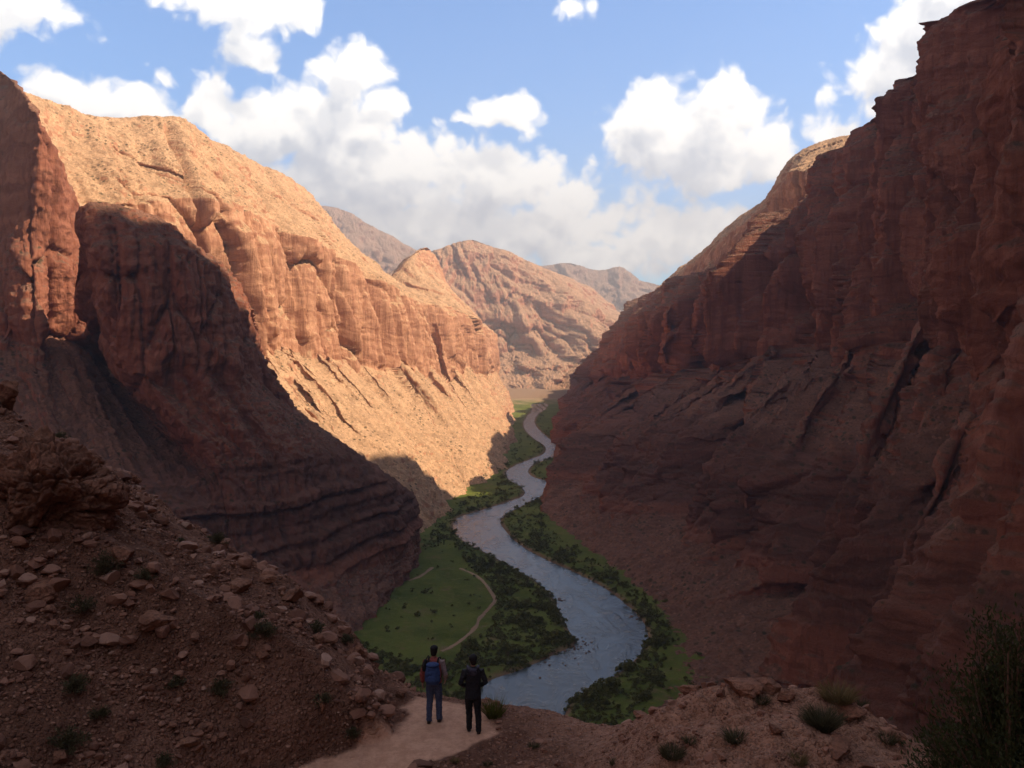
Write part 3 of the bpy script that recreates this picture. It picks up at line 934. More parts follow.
def path_mask(x, y):
    """centre line of the walked path, from the left under the slope to the brink"""
    ctr = np.interp(y, [14, 16.5, 17.8, 18.8, 19.6, 20.4, 21.2, 22.5, 25], [-6.4, -4.8, -3.5, -2.25, -1.45, -1.4, -2.0, -3.0, -5.0])
    hw = np.interp(y, [14, 17, 18.2, 19.2, 20.2, 20.9, 21.6, 24], [0.9, 1.05, 1.15, 1.10, 0.95, 0.75, -0.1, -2.0])
    return np.abs(x - ctr) - hw


pxf = np.concatenate([np.linspace(-1500, -70, 50), np.arange(-60, 1085, 1.7), np.linspace(1095, 2400, 50)])
Df = np.concatenate([np.linspace(0.4, 9.5, 26), np.arange(9.8, 29.5, 0.045), np.geomspace(29.7, 95, 40)])
FX = (pxf[:, None] - 512) / F * np.maximum(Df, 4.0)[None, :]
FY = np.broadcast_to(Df[None, :], FX.shape).copy()
FZ = fg_height(FX, FY)
q3 = np.stack([FX, FY, FZ], -1)
pm = path_mask(FX, FY) + 0.16 * perlin(q3 / 0.7) + 0.10 * perlin(q3 / 0.22)
rough = sstep(pm, 0.0, 0.5)
steepness = sstep(np.hypot(*np.gradient(FZ)) * 0 + (FZ + 8.6), 0, 2.0)
stone = np.maximum(columns(FX / 0.42 + 0.3 * perlin(q3), FY / 0.42 + FZ / 0.6, 3)[0] - 0.35, 0)
rnd_ = columns(FX / 0.42 + 0.3 * perlin(q3), FY / 0.42 + FZ / 0.6, 3)[1]
FZ = FZ + rough * (0.07 * fbm(q3 / 0.8, 4, 0.6) + 0.16 * stone * sstep(rnd_, 0.45, 1.0) * (0.25 + 0.75 * steepness)) + (1 - rough) * 0.012 * fbm(q3 / 0.5, 3)
FZ -= (1 - rough) * 0.05
m_fg, k = new_mat("rim_soil")
pos = k.node('ShaderNodeNewGeometry').outputs['Position']
pth = k.attr('path')
a1 = k.noise(pos, 0.5, 5, 0.6)
a2 = k.noise(pos, 5.0, 6, 0.7)
a3 = k.voronoi(pos, 9.0, 'F1')
a4 = k.voronoi(pos, 9.0, 'F1', out='Color')
a5 = k.voronoi(pos, 22.0, 'F1')
soil = k.mix(k.remap(a1, 0.35, 0.65), (0.18, 0.090, 0.060), (0.29, 0.152, 0.104))
soil = k.mix(k.math('MULTIPLY', k.remap(a2, 0.46, 0.66), 0.6), soil, (0.13, 0.062, 0.042))
xx_ = k.math('MULTIPLY_ADD', a1, 2.0, k.sep(pos)[0])
soil = k.mix(k.math('MULTIPLY', k.remap(xx_, 0.8, 3.2), 0.75), soil, k.mix(k.remap(a2, 0.4, 0.66), (0.47, 0.27, 0.185), (0.30, 0.16, 0.105)))
peb = k.math('MULTIPLY', k.remap(a3, 0.42, 0.30), k.remap(k.sep(a4)[0], 0.45, 0.6))
soil = k.mix(k.math('MULTIPLY', peb, 0.7), soil, (0.42, 0.235, 0.16))
pcol = k.mix(k.remap(a2, 0.35, 0.65), (0.52, 0.30, 0.20), (0.66, 0.40, 0.275))
pcol = k.mix(k.math('MULTIPLY', k.remap(a1, 0.5, 0.7), 0.4), pcol, (0.34, 0.18, 0.12))
k.put(k.b.inputs['Base Color'], k.mix(pth, soil, pcol))
k.b.inputs['Roughness'].default_value = 0.95
k.b.inputs['Specular IOR Level'].default_value = 0.12
hh = k.math('ADD', k.math('MULTIPLY', a2, 1.0), k.math('MULTIPLY', k.remap(a3, 0.5, 0.2), 0.8))
hh = k.math('ADD', hh, k.math('MULTIPLY', k.remap(a5, 0.5, 0.2), 0.4))
k.put(k.b.inputs['Normal'], k.bump(k.math('MULTIPLY', hh, k.math('MULTIPLY_ADD', pth, -0.8, 1.0)), 0.9, 0.09))
rim = obj("hill", np_mesh("hill", np.stack([FX, FY, FZ + CZ], -1).reshape(-1, 3), grid_faces(*FX.shape), m_fg, True, {'path': 1 - sstep(pm, -0.05, 0.22)}))
tag(rim, "stony red brown near slope and rim ground with a walked path", "hillside", 'structure')


def gz_at(x, y):
    """ground height (world) under a point on the near rim"""
    i = int(np.clip(np.abs(Df - y).argmin(), 0, len(Df) - 1))
    px_ = 512 + F * x / max(Df[i], 4.0)
    j = int(np.abs(pxf - px_).argmin())
    return float(FZ[j, i]) + CZ


def spot(px, py, d0=11.0, d1=32.0):
    """where the line of sight through (px, py) meets the near ground"""
    col = int(np.abs(pxf - px).argmin())
    ys = HY - FZ[col] / Df * F
    vis = np.where((Df > d0) & (Df < d1))[0]
    for i in vis:
        top = HY - FZ[col, i] / Df[i] * F
        if top <= py:
            return np.array([(px - 512) / F * Df[i], Df[i], FZ[col, i] + CZ])
    i = vis[np.argmin(ys[vis])]
    return np.array([(px - 512) / F * Df[i], Df[i], FZ[col, i] + CZ])


# ------------------------------------------------------------------ stones
def ico(sub):
    t = (1 + 5 ** 0.5) / 2
    v = [(-1, t, 0), (1, t, 0), (-1, -t, 0), (1, -t, 0), (0, -1, t), (0, 1, t), (0, -1, -t), (0, 1, -t), (t, 0, -1), (t, 0, 1), (-t, 0, -1), (-t, 0, 1)]
    f = [(0, 11, 5), (0, 5, 1), (0, 1, 7), (0, 7, 10), (0, 10, 11), (1, 5, 9), (5, 11, 4), (11, 10, 2), (10, 7, 6), (7, 1, 8),
         (3, 9, 4), (3, 4, 2), (3, 2, 6), (3, 6, 8), (3, 8, 9), (4, 9, 5), (2, 4, 11), (6, 2, 10), (8, 6, 7), (9, 8, 1)]
    v = [np.array(p) / np.linalg.norm(p) for p in v]
    for _ in range(sub):
        cache, nf = {}, []
        def mid(a, b):
            key = (min(a, b), max(a, b))
            if key not in cache:
                m_ = v[a] + v[b]
                v.append(m_ / np.linalg.norm(m_))
                cache[key] = len(v) - 1
            return cache[key]
        for a, b, c in f:
            ab, bc, ca = mid(a, b), mid(b, c), mid(c, a)
            nf += [(a, ab, ca), (b, bc, ab), (c, ca, bc), (ab, bc, ca)]
        f = nf
    return np.array(v), np.array(f)


ICO = {n: ico(n) for n in (0, 1, 2, 3, 4, 5, 6)}


def blocks3(p, seed):
    """3-D cells: nearness to a joint (0 at the joint) and a random push per block"""
    ip = np.floor(p).astype(np.int64)
    best = np.full(len(p), 9.0); sec = np.full(len(p), 9.0); rnd = np.zeros(len(p))
    for dx in (-1, 0, 1):
        for dy in (-1, 0, 1):
            for dz in (-1, 0, 1):
                c = ip + np.array([dx, dy, dz])
                h0 = _perm[(_perm[(_perm[(c[:, 0] + seed) & 255] + c[:, 1]) & 255] + c[:, 2]) & 255]
                j = np.stack([_perm[(h0 + 13) & 255], _perm[(h0 + 77) & 255], _perm[(h0 + 151) & 255]], -1) / 255.0
                d = np.abs(p - (c + 0.15 + 0.7 * j))
                d = 0.55 * d.max(1) + 0.45 * np.linalg.norm(d, axis=1)
                nb = d < best
                sec = np.where(nb, best, np.minimum(sec, d))
                rnd = np.where(nb, _perm[(h0 + 201) & 255] / 255.0, rnd)
                best = np.where(nb, d, best)
    return np.clip((sec - best) / 0.22, 0, 1), rnd


def stone_shape(rng, sub, size, flat=0.7, cuts=9, detail=0.06):
    v, f = ICO[sub]
    v = v.copy()
    for _ in range(cuts):
        n = rng.normal(size=3)
        n /= np.linalg.norm(n)
        d = rng.uniform(0.42, 0.80)
        ex = np.maximum(v @ n - d, 0)
        v -= ex[:, None] * n
    o = rng.uniform(0, 90, 3)
    if detail:
        v += v * (detail * 1.5 * perlin(v * 1.6 + o) + detail * fbm(v * 4 + o, 2))[:, None]
    if sub >= 4:
        e_, r_ = blocks3(v * 1.25 + o, rng.randint(200))
        v *= (1 - 0.10 * (1 - e_) + 0.13 * (r_ - .5) + 0.035 * fbm(v * 9 + o, 3, .6))[:, None]
    sc = np.array([1, rng.uniform(0.7, 1.0), flat]) * size
    a = rng.uniform(0, 6.28)
    R_ = np.array([[math.cos(a), -math.sin(a), 0], [math.sin(a), math.cos(a), 0], [0, 0, 1]])
    return (v * sc) @ R_.T, f


m_rock, k = new_mat("rim_stone")
oi_ = k.node('ShaderNodeObjectInfo').outputs['Random']
pos = k.node('ShaderNodeNewGeometry').outputs['Position']
b1 = k.noise(pos, 2.6, 6, 0.65)
b2 = k.noise(pos, 14.0, 5, 0.7)
rc = k.mix(k.remap(b1, 0.35, 0.65), (0.19, 0.085, 0.053), (0.36, 0.18, 0.115))
rc = k.mix(k.math('MULTIPLY', k.remap(b2, 0.46, 0.62), 0.75), rc, (0.11, 0.052, 0.036))
rc = k.mix(k.math('MULTIPLY', oi_, 0.35), rc, (0.42, 0.25, 0.18))
k.put(k.b.inputs['Base Color'], rc)
k.b.inputs['Roughness'].default_value = 0.9
k.b.inputs['Specular IOR Level'].default_value = 0.15
k.put(k.b.inputs['Normal'], k.bump(k.math('ADD', b1, b2), 0.9, 0.06))


def boulder(px, py, size, label, seed, flat=0.7, sink=0.25, name="boulder", cat="boulder", group=None, cuts=10, loc=None):
    rng = np.random.RandomState(seed)
    v, f = stone_shape(rng, 4, size, flat, cuts, 0.05)
    p = spot(px, py) if loc is None else np.array(loc)
    v[:, 2] += flat * size * (1 - 2 * sink) * 0.8
    o = obj(name, np_mesh(name, v, f, m_rock, False), None, tuple(p))
    me = o.data
    me.polygons.foreach_set('use_smooth', np.ones(len(me.polygons), dtype=bool))
    return tag(o, label, cat, None, group or 'boulders on the near slope and mound')


BOULDERS = [
    # px, py, half size, flat, label
    (4, 404, .62, .85, "large rounded red boulder crowning the slope at the picture's left edge"),
    (92, 462, .42, .6, "angular stone wedged on the outcrop's right shoulder"),
    (52, 446, .36, .6, "pale slab resting on the outcrop's top"),
    (20, 440, .42, .7, "blocky stone between the crowning boulder and the outcrop"),
    (124, 560, .40, .8, "fallen block leaning at the outcrop's right foot"),
    (40, 596, .40, .7, "broken block lying below the outcrop's middle"),
    (134, 478, .34, .6, "flat stone perched on the slope's skyline right of the outcrop"),
    (158, 628, .40, .6, "broad pinkish flat boulder alone in the middle of the slope"),
    (212, 575, .20, .7, "small pale block beside the shrub high on the middle slope"),
    (240, 590, .33, .7, "squarish pale rock below the skyline on the slope's right half"),
    (268, 582, .30, .6, "tilted tan rock on the slope's skyline above the squarish rock"),
    (292, 600, .34, .8, "upright brown rock at the skyline's shoulder on the slope"),
    (238, 645, .26, .7, "light grey brown stone halfway between pinkish boulder and path"),
    (262, 660, .17, .6, "small flat light stone on the lower slope above the path"),
    (196, 640, .16, .8, "fist shaped tan stone just right of the pinkish flat boulder"),
    (354, 660, .29, .9, "dark upright reddish rock near the slope's lower right end"),
    (318, 640, .20, .7, "rounded stone below the shoulder shrub on the lower skyline"),
    (188, 746, .24, .6, "smooth reddish stone near the foot of the slope by the path"),
    (322, 712, .18, .8, "pale stone at the slope's foot under the small olive shrub"),
    (60, 762, .22, .7, "brown stone at the bottom left edge of the photo"),
    (243, 757, .12, .7, "small stone lying on the path's left verge"),
    (120, 738, .15, .8, "small dark stone near the bottom left shrubs"),
    (205, 728, .17, .6, "grey stone lying in shade low on the slope"),
    (48, 612, .19, .6, "tan stone beneath the outcrop at the slope's left side"),
    (115, 657, .15, .7, "little red stone left of and below the pinkish flat boulder"),
    (402, 694, .26, .6, "flat rock at the path's far left edge beside the slope's end"),
    # right mound
    (690, 692, .28, .5, "long low rock on the left crest of the mound"),
    (742, 690, .42, .45, "broad pale slab on the mound's crest"),
    (768, 688, .36, .55, "thick rounded slab at the crest's highest point"),
    (784, 700, .26, .5, "flat rock next to the highest slab on its right"),
    (640, 712, .18, .5, "small flat rock at the mound's left end"),
    (732, 664, .0, .5, ""),
    (776, 733, .20, .5, "half buried pale stone in the middle of the mound"),
    (850, 716, .30, .4, "low half buried rock right of the round grass tussock"),
    (838, 752, .40, .35, "wide flat ledge stone low on the mound's right side"),
    (722, 760, .14, .6, "small brown stone at the mound's front below the tufts"),
    (655, 738, .11, .6, "tiny stone on bare soil at the mound's left front"),
    (896, 740, .22, .5, "stone half hidden beside the big dark bush"),
]
for i_, (px, py, sz_, fl_, lb_) in enumerate(BOULDERS):
    if sz_ > 0:
        boulder(px, py, sz_, lb_, 100 + i_, fl_, 0.3, cuts=12)

# the broken outcrop of bedrock
def outcrop(px, py, D, r, seed, label):
    v, f = ICO[6]
    v = v.copy()
    rng = np.random.RandomState(seed)
    o = rng.uniform(0, 50, 3)
    for _ in range(14):
        n = rng.normal(size=3); n[2] *= .5; n /= np.linalg.norm(n)
        v -= np.maximum(v @ n - rng.uniform(.55, .85), 0)[:, None] * n
    q = v * np.array(r)
    n = v / np.linalg.norm(v, axis=1)[:, None]
    for L, amp, ck in ((1.05, .55, .20), (.46, .22, .10), (.2, .085, .05)):
        qq = (q + 0.22 * L * np.stack([perlin(q / L + 3), perlin(q / L + 31), perlin(q / L + 61)], -1)) * np.array([1, 1, 1.3]) / L + o
        e_, r_ = blocks3(qq, seed)
        q = q + n * (amp * (r_ - .5) - ck * (1 - e_) ** 2)[:, None]
    q = q + n * (0.03 * fbm(q / .12, 3, .6))[:, None]
    x, y, z = spot(px, py)
    y += 0.25
    return tag(obj("rock_outcrop", np_mesh("rock_outcrop", q, f, m_rock, True), None, (x, y, z)), label, "rock outcrop")


outcrop(38, 505, 0, (1.95, 1.5, 1.65), 5, "craggy broken outcrop of jointed red rock at the slope's left edge")

# loose small stones of the slope and mound, too many to count
rs = np.random.RandomState(21)
vs, fs, n0 = [], [], 0
PROTO = [stone_shape(np.random.RandomState(400 + j), 1, 1.15, 0.65, 11, 0.0) for j in range(24)]
cnt = 0
while cnt < 13000:
    d = rs.uniform(11.5, 27.5)
    pxr = rs.uniform(-40, 1060)
    x = (pxr - 512) / F * d
    i = int(np.abs(Df - d).argmin()); j = int(np.abs(pxf - pxr).argmin())
    if pm[j, i] < 0.12:
        continue
    left = pxr < 430
    clump = perlin(np.array([x / 1.3, d / 1.3, 3.0]))
    if rs.uniform() > (0.85 if left else 0.34) * (0.40 + 1.5 * clump):
        continue
    sz_ = 0.022 * (1 + rs.pareto(2.1)) * (1.25 if left else 0.8)
    sz_ = min(sz_, 0.24 if left else .12)
    v, f = PROTO[rs.randint(24)]
    a = rs.uniform(0, 6.28)
    Rz = np.array([[math.cos(a), -math.sin(a), 0], [math.sin(a), math.cos(a), 0], [0, 0, 1]])
    vs.append((v * sz_) @ Rz.T + np.array([x, d, FZ[j, i] + CZ + sz_ * 0.25]))
    fs.append(f + n0)
    n0 += len(v)
    cnt += 1
m_scree, k = new_mat("scree_stone")
pos = k.node('ShaderNodeNewGeometry').outputs['Position']
isl = k.node('ShaderNodeNewGeometry').outputs['Random Per Island']
n_ = k.noise(pos, 9.0, 5, 0.7)
cc = k.ramp(isl, [(0.0, (0.15, 0.07, 0.047)), (0.45, (0.27, 0.13, 0.083)), (0.85, (0.33, 0.175, 0.12)), (1.0, (0.42, 0.26, 0.19))])
k.put(k.b.inputs['Base Color'], k.mix(k.math('MULTIPLY', k.remap(n_, 0.5, 0.68), 0.5), cc, (0.13, 0.06, 0.042)))
k.b.inputs['Roughness'].default_value = 0.92
k.put(k.b.inputs['Normal'], k.bump(n_, 0.8, 0.03))
sc_ = obj("gravel", np_mesh("gravel", np.concatenate(vs), np.concatenate(fs), m_scree, False))
tag(sc_, "loose red brown scree scattered over the near slope and mound", "gravel", 'stuff')

# ------------------------------------------------------------------ plants
def leaf_mat(name, lo, hi, trans=0.25, rough=0.7):
    m, k = new_mat(name)
    isl = k.node('ShaderNodeNewGeometry').outputs['Random Per Island']
    oi_ = k.node('ShaderNodeObjectInfo').outputs['Random']
    c = k.mix(isl, lo, hi)
    c = k.mix(k.math('MULTIPLY', oi_, 0.25), c, tuple(v * 1.25 for v in hi))
    k.put(k.b.inputs['Base Color'], c)
    k.b.inputs['Roughness'].default_value = rough
    k.b.inputs['Specular IOR Level'].default_value = 0.25
    tr = k.node('ShaderNodeBsdfTranslucent')
    k.put(tr.inputs['Color'], c)
    ms = k.node('ShaderNodeMixShader')
    ms.inputs[0].default_value = trans
    k.l.new(k.b.outputs[0], ms.inputs[1])
    k.l.new(tr.outputs[0], ms.inputs[2])
    k.l.new(ms.outputs[0], m.node_tree.nodes['Material Output'].inputs['Surface'])
    return m


M_SAGE = leaf_mat("sage_leaf", (0.060, 0.058, 0.030), (0.130, 0.118, 0.062))
M_STRAW = leaf_mat("dry_grass_blade", (0.120, 0.095, 0.040), (0.240, 0.185, 0.085))
M_GREEN = leaf_mat("riverside_leaf", (0.045, 0.066, 0.012), (0.135, 0.140, 0.030))
M_BROOM = leaf_mat("broom_leaf", (0.028, 0.040, 0.014), (0.070, 0.082, 0.030))
M_TWIG = simple_mat("twig_bark", (0.16, 0.10, 0.07), 0.9, 0.3, 12, 0.01)


def blades(rng, n, spread_, height, width, lean, base=(0, 0, 0), seg=3, droop=0.3):
    """grass-like blades: thin tapering strips that leave one crown of roots"""
    vs, fs = [], []
    for b in range(n):
        a = rng.uniform(0, 6.283)
        r = spread_ * math.sqrt(rng.uniform()) * 0.45
        p = np.array([math.cos(a) * r, math.sin(a) * r, 0]) + base
        a2 = a + rng.normal() * 0.6
        ln = lean * rng.uniform(0.15, 1.0)
        d = np.array([math.cos(a2) * ln, math.sin(a2) * ln, 1.0])
        d /= np.linalg.norm(d)
        L = height * rng.uniform(0.55, 1.05)
        sdv = np.cross(d, rng.normal(size=3))
        sdv /= np.linalg.norm(sdv) + 1e-9
        w = width * rng.uniform(0.7, 1.2)
        i0 = sum(len(q) for q in vs)
        pts = []
        for s_ in range(seg + 1):
            t = s_ / seg
            ww = w * (1 - t) ** 0.7 + w * 0.06
            pts += [p - sdv * ww / 2, p + sdv * ww / 2]
            p = p + d * L / seg
            d = d + np.array([math.cos(a2), math.sin(a2), -0.35]) * droop / seg * rng.uniform(0.3, 1.2)
            d /= np.linalg.norm(d)
        vs.append(np.array(pts))
        b0 = b * 2 * (seg + 1)
        fs += [(b0 + 2 * j, b0 + 2 * j + 1, b0 + 2 * j + 3, b0 + 2 * j + 2) for j in range(seg)]
    return np.concatenate(vs), np.array(fs)


def tube_mesh(paths, sides=5):
    """many tapering tubes: list of (points, radii)"""
    vs, fs, n0 = [], [], 0
    for pts, rad in paths:
        pts = np.asarray(pts, float)
        d = np.gradient(pts, axis=0)
        d /= np.linalg.norm(d, axis=1)[:, None] + 1e-9
        ref = np.array([0.31, 0.87, 0.38])
        u = np.cross(d, ref); u /= np.linalg.norm(u, axis=1)[:, None] + 1e-9
        w = np.cross(d, u)
        an = np.linspace(0, 2 * math.pi, sides, endpoint=False)
        ring = pts[:, None] + (u[:, None] * np.cos(an)[None, :, None] + w[:, None] * np.sin(an)[None, :, None]) * np.asarray(rad)[:, None, None]
        vs.append(ring.reshape(-1, 3))
        for i in range(len(pts) - 1):
            for s_ in range(sides):
                a, b = n0 + i * sides + s_, n0 + i * sides + (s_ + 1) % sides
                fs.append((a, b, b + sides, a + sides))
        n0 += len(pts) * sides
    return np.concatenate(vs), np.array(fs)


def shrub_parts(rng, R, H, nst, nleaf, lsize, lw=0.35, up=0.7):
    """woody stems fanning from one root, small leaves along their outer reach"""
    paths, leaves_p, leaves_d = [], [], []
    for s_ in range(nst):
        a = rng.uniform(0, 6.283)
        tilt = rng.uniform(0.05, 1.0) ** 0.8
        end = np.array([math.cos(a) * R * tilt, math.sin(a) * R * tilt, H * (1 - 0.55 * tilt ** 2) * rng.uniform(0.65, 1.08)])
        t = np.linspace(0, 1, 6)[:, None]
        ctrl = np.array([end[0] * 0.25, end[1] * 0.25, end[2] * 0.6])
        pts = 2 * (1 - t) * t * ctrl + t ** 2 * end + rng.normal(size=(6, 3)) * 0.02 * R * t
        paths.append((pts, np.linspace(0.012, 0.003, 6) * (H / 0.6) ** 0.7))
        m_ = max(1, nleaf // nst)
        tt = rng.uniform(0.25, 1.05, m_) ** 0.7
        seg = np.clip((tt * 5).astype(int), 0, 4)
        fr = (tt * 5 - seg)[:, None]
        pp = pts[seg] * (1 - fr) + pts[np.minimum(seg + 1, 5)] * fr
        pp = pp + rng.normal(size=pp.shape) * 0.085 * R
        leaves_p.append(pp)
        dd = pts[5] - pts[3]
        dd = dd / (np.linalg.norm(dd) + 1e-9)
        leaves_d.append(dd[None] * up + rng.normal(size=pp.shape) * 0.55 + np.array([0, 0, 0.25]))
    P_, D_ = np.concatenate(leaves_p), np.concatenate(leaves_d)
    P_[:, 2] = np.maximum(P_[:, 2], 0.02)
    D_ /= np.linalg.norm(D_, axis=1)[:, None] + 1e-9
    S_ = np.cross(D_, rng.normal(size=D_.shape))
    S_ /= np.linalg.norm(S_, axis=1)[:, None] + 1e-9
    L_ = (lsize * rng.uniform(0.6, 1.25, len(P_)))[:, None]
    w_ = L_ * lw * 0.5
    V_ = np.stack([P_, P_ + D_ * L_ * 0.5 - S_ * w_, P_ + D_ * L_, P_ + D_ * L_ * 0.5 + S_ * w_], 1).reshape(-1, 3)
    F_ = np.arange(len(V_)).reshape(-1, 4)
    return tube_mesh(paths, 4), (V_, F_)


def shrub(px, py, R, H, label, seed, mat=None, nst=26, nleaf=1100, ls=0.06, lw=0.35, loc=None, name="shrub", cat="shrub", group=None, trunk_name="stems"):
    rng = np.random.RandomState(seed)
    (tv_, tf_), (lv_, lf_) = shrub_parts(rng, R, H, nst, nleaf, ls, lw)
    p = spot(px, py) if loc is None else np.array(loc)
    r_ = empty(name, tuple(p - np.array([0, 0, 0.03])))
    tag(r_, label, cat, None, group or ('shrubs on the left slope' if name == 'shrub' else None))
    obj("stems", np_mesh("stems", tv_, tf_, M_TWIG), r_)
    obj("foliage", np_mesh("foliage", lv_, lf_, mat or M_SAGE, False), r_)
    return r_


def tussock(px, py, R, H, label, seed, mat=None, n=260, w=0.012, lean=0.9, droop=0.5, loc=None, cat="grass tuft", name="grass_tuft"):
    rng = np.random.RandomState(seed)
    v, f = blades(rng, n, R, H, w, lean, droop=droop)
    p = spot(px, py) if loc is None else np.array(loc)
    o = obj(name, np_mesh(name, v, f, mat or M_STRAW, False), None, tuple(p - np.array([0, 0, 0.02])))
    return tag(o, label, cat, None, None if name == 'spiky_plant' else 'grass tufts on the near ground')


# slope on the left
shrub(107, 578, .42, .52, "round grey green shrub just below the rocky outcrop", 1)
shrub(218, 545, .34, .34, "low olive shrub on the slope's skyline above the pale block", 2)
shrub(145, 582, .26, .26, "small grey shrub right of the round shrub under the outcrop", 3, nleaf=600)
shrub(80, 612, .34, .3, "low shrub on the slope beneath the outcrop and round shrub", 4, nleaf=700)
shrub(262, 640, .34, .34, "mid slope shrub right of the light grey brown stone", 5)
shrub(316, 634, .26, .30, "small shrub on the skyline left of the dark upright rock", 6, nleaf=700)
shrub(346, 645, .22, .26, "tiny shrub on the skyline touching the dark upright rock", 7, nleaf=600)
shrub(75, 692, .30, .32, "dark low shrub in the lower left of the slope", 8)
shrub(68, 752, .36, .40, "broad dull green shrub at the bottom left corner", 9, nleaf=1300)
shrub(176, 690, .22, .24, "small olive shrub under the pinkish flat boulder", 10, nleaf=600)
shrub(220, 698, .28, .34, "bushy dull green shrub low on the slope's middle", 11)
shrub(322, 706, .24, .26, "small olive shrub above the pale stone at the slope's foot", 12, nleaf=700)
shrub(352, 745, .17, .26, "little tufted shrub at the path's left edge", 13, nleaf=500)
shrub(100, 720, .22, .2, "flat grey shrub between the two lower left shrubs", 14, nleaf=500)
shrub(165, 768, .26, .2, "shrub cut by the bottom edge of the photo left of the path", 15, nleaf=600)
shrub(60, 440, .30, .22, "dark sprawling shrub on the top of the rocky outcrop", 16, nleaf=600)
shrub(258, 620, .2, .2, "sparse twiggy shrub below the squarish pale rock", 17, nleaf=350)
shrub(180, 545, .2, .18, "low twiggy shrub on the skyline left of the olive shrub", 18, nleaf=350)
# right mound
tussock(822, 728, .42, .46, "round dense olive grass tussock on the right of the mound", 30, M_SAGE, 900, .012, 1.1, .6)
tussock(838, 700, .55, .38, "wide straw coloured grass clump behind the round tussock", 31, M_STRAW, 600, .012, 1.3, .5)
tussock(672, 758, .34, .26, "low grey green grass tuft at the mound's front left", 32, M_SAGE, 420, .010, 1.3, .5)
tussock(735, 742, .30, .26, "spiky grass tuft in the middle of the mound", 33, M_SAGE, 360, .010, 1.2, .4)
tussock(762, 704, .22, .18, "small tuft in front of the crest slabs", 34, M_SAGE, 240, .010, 1.2, .4)
tussock(690, 745, .16, .16, "very small tuft between the front left tuft and the spiky one", 35, M_SAGE, 160, .010, 1.2, .4)
tussock(888, 744, .26, .24, "loose grass tuft left of the big dark bush", 36, M_SAGE, 260, .010, 1.2, .4)
tussock(534, 748, .18, .17, "small dark tuft on the bare soil right of the two walkers", 37, M_SAGE, 200, .009, 1.1, .4)
tussock(614, 764, .17, .14, "little tuft at the mound's lower left foot", 38, M_SAGE, 180, .009, 1.1, .4)
tussock(798, 762, .28, .18, "dry tuft at the bottom edge below the round tussock", 39, M_STRAW, 260, .010, 1.2, .4)
tussock(860, 706, .24, .2, "short green tuft behind the half buried rock", 40, M_SAGE, 240, .01, 1.2, .4)
tussock(455, 762, .15, .13, "little dry tuft on the path's right verge near the bottom edge", 41, M_STRAW, 160, .009, 1.1, .4)
tussock(488, 766, .15, .12, "grey tuft at the bottom edge right of the path", 42, M_SAGE, 160, .009, 1.1, .4)
# spiky plant at the brink by the right walker
p_ = at(494, 708, 20.4)
tussock(0, 0, .36, .52, "spiky dark green plant on the brink beside the walker in black", 43, M_GREEN, 150, .022, 0.9, .25,
        loc=(p_[0], p_[1], gz_at(p_[0], p_[1])), cat="plant", name="spiky_plant")
# big bush at the right
pb = at(1012, 772, 11.6)
shrub(0, 0, 1.2, 3.7, "tall dark feathery bush filling the lower right corner", 50, M_BROOM, 120, 34000, .080, .34,
      loc=(pb[0], pb[1], gz_at(pb[0], pb[1]) - 0.15), name="bush", cat="bush")

# ------------------------------------------------------------------ growth along the river
def leafy(rng, c, R, H, n, ls, lobes=5):
    """a crown: leaf-sized faces through several uneven lobes"""
    lc = rng.normal(size=(lobes, 3)) * np.array([R * .42, R * .42, H * .20]) + np.array([0, 0, H * .55])
    lr = rng.uniform(.35, .62, lobes)
    which = rng.randint(0, lobes, n)
    d = rng.normal(size=(n, 3))
    d /= np.linalg.norm(d, axis=1)[:, None]
    rad = rng.uniform(0.35, 1.0, n) ** 0.5
    p = lc[which] + d * (rad * lr[which])[:, None] * np.array([R, R, H * .62])
    p[:, 2] = np.maximum(p[:, 2], 0.03 * H)
    nrm = d + rng.normal(size=(n, 3)) * 0.6 + np.array([0, 0, .35])
    nrm /= np.linalg.norm(nrm, axis=1)[:, None]
    u = np.cross(nrm, rng.normal(size=(n, 3)))
    u /= np.linalg.norm(u, axis=1)[:, None] + 1e-9
    w = np.cross(nrm, u)
    s_ = (ls * rng.uniform(.6, 1.3, n))[:, None]
    V_ = np.stack([p - u * s_, p - w * s_ * .6, p + u * s_, p + w * s_ * .6], 1).reshape(-1, 3)
    return V_ + np.asarray(c)


def in_poly(x, y, poly):
    c = False
    for (x1, y1), (x2, y2) in zip(poly, poly[1:] + poly[:1]):
        if (y1 > y) != (y2 > y) and x < (x2 - x1) * (y - y1) / (y2 - y1) + x1:
            c = not c
    return c


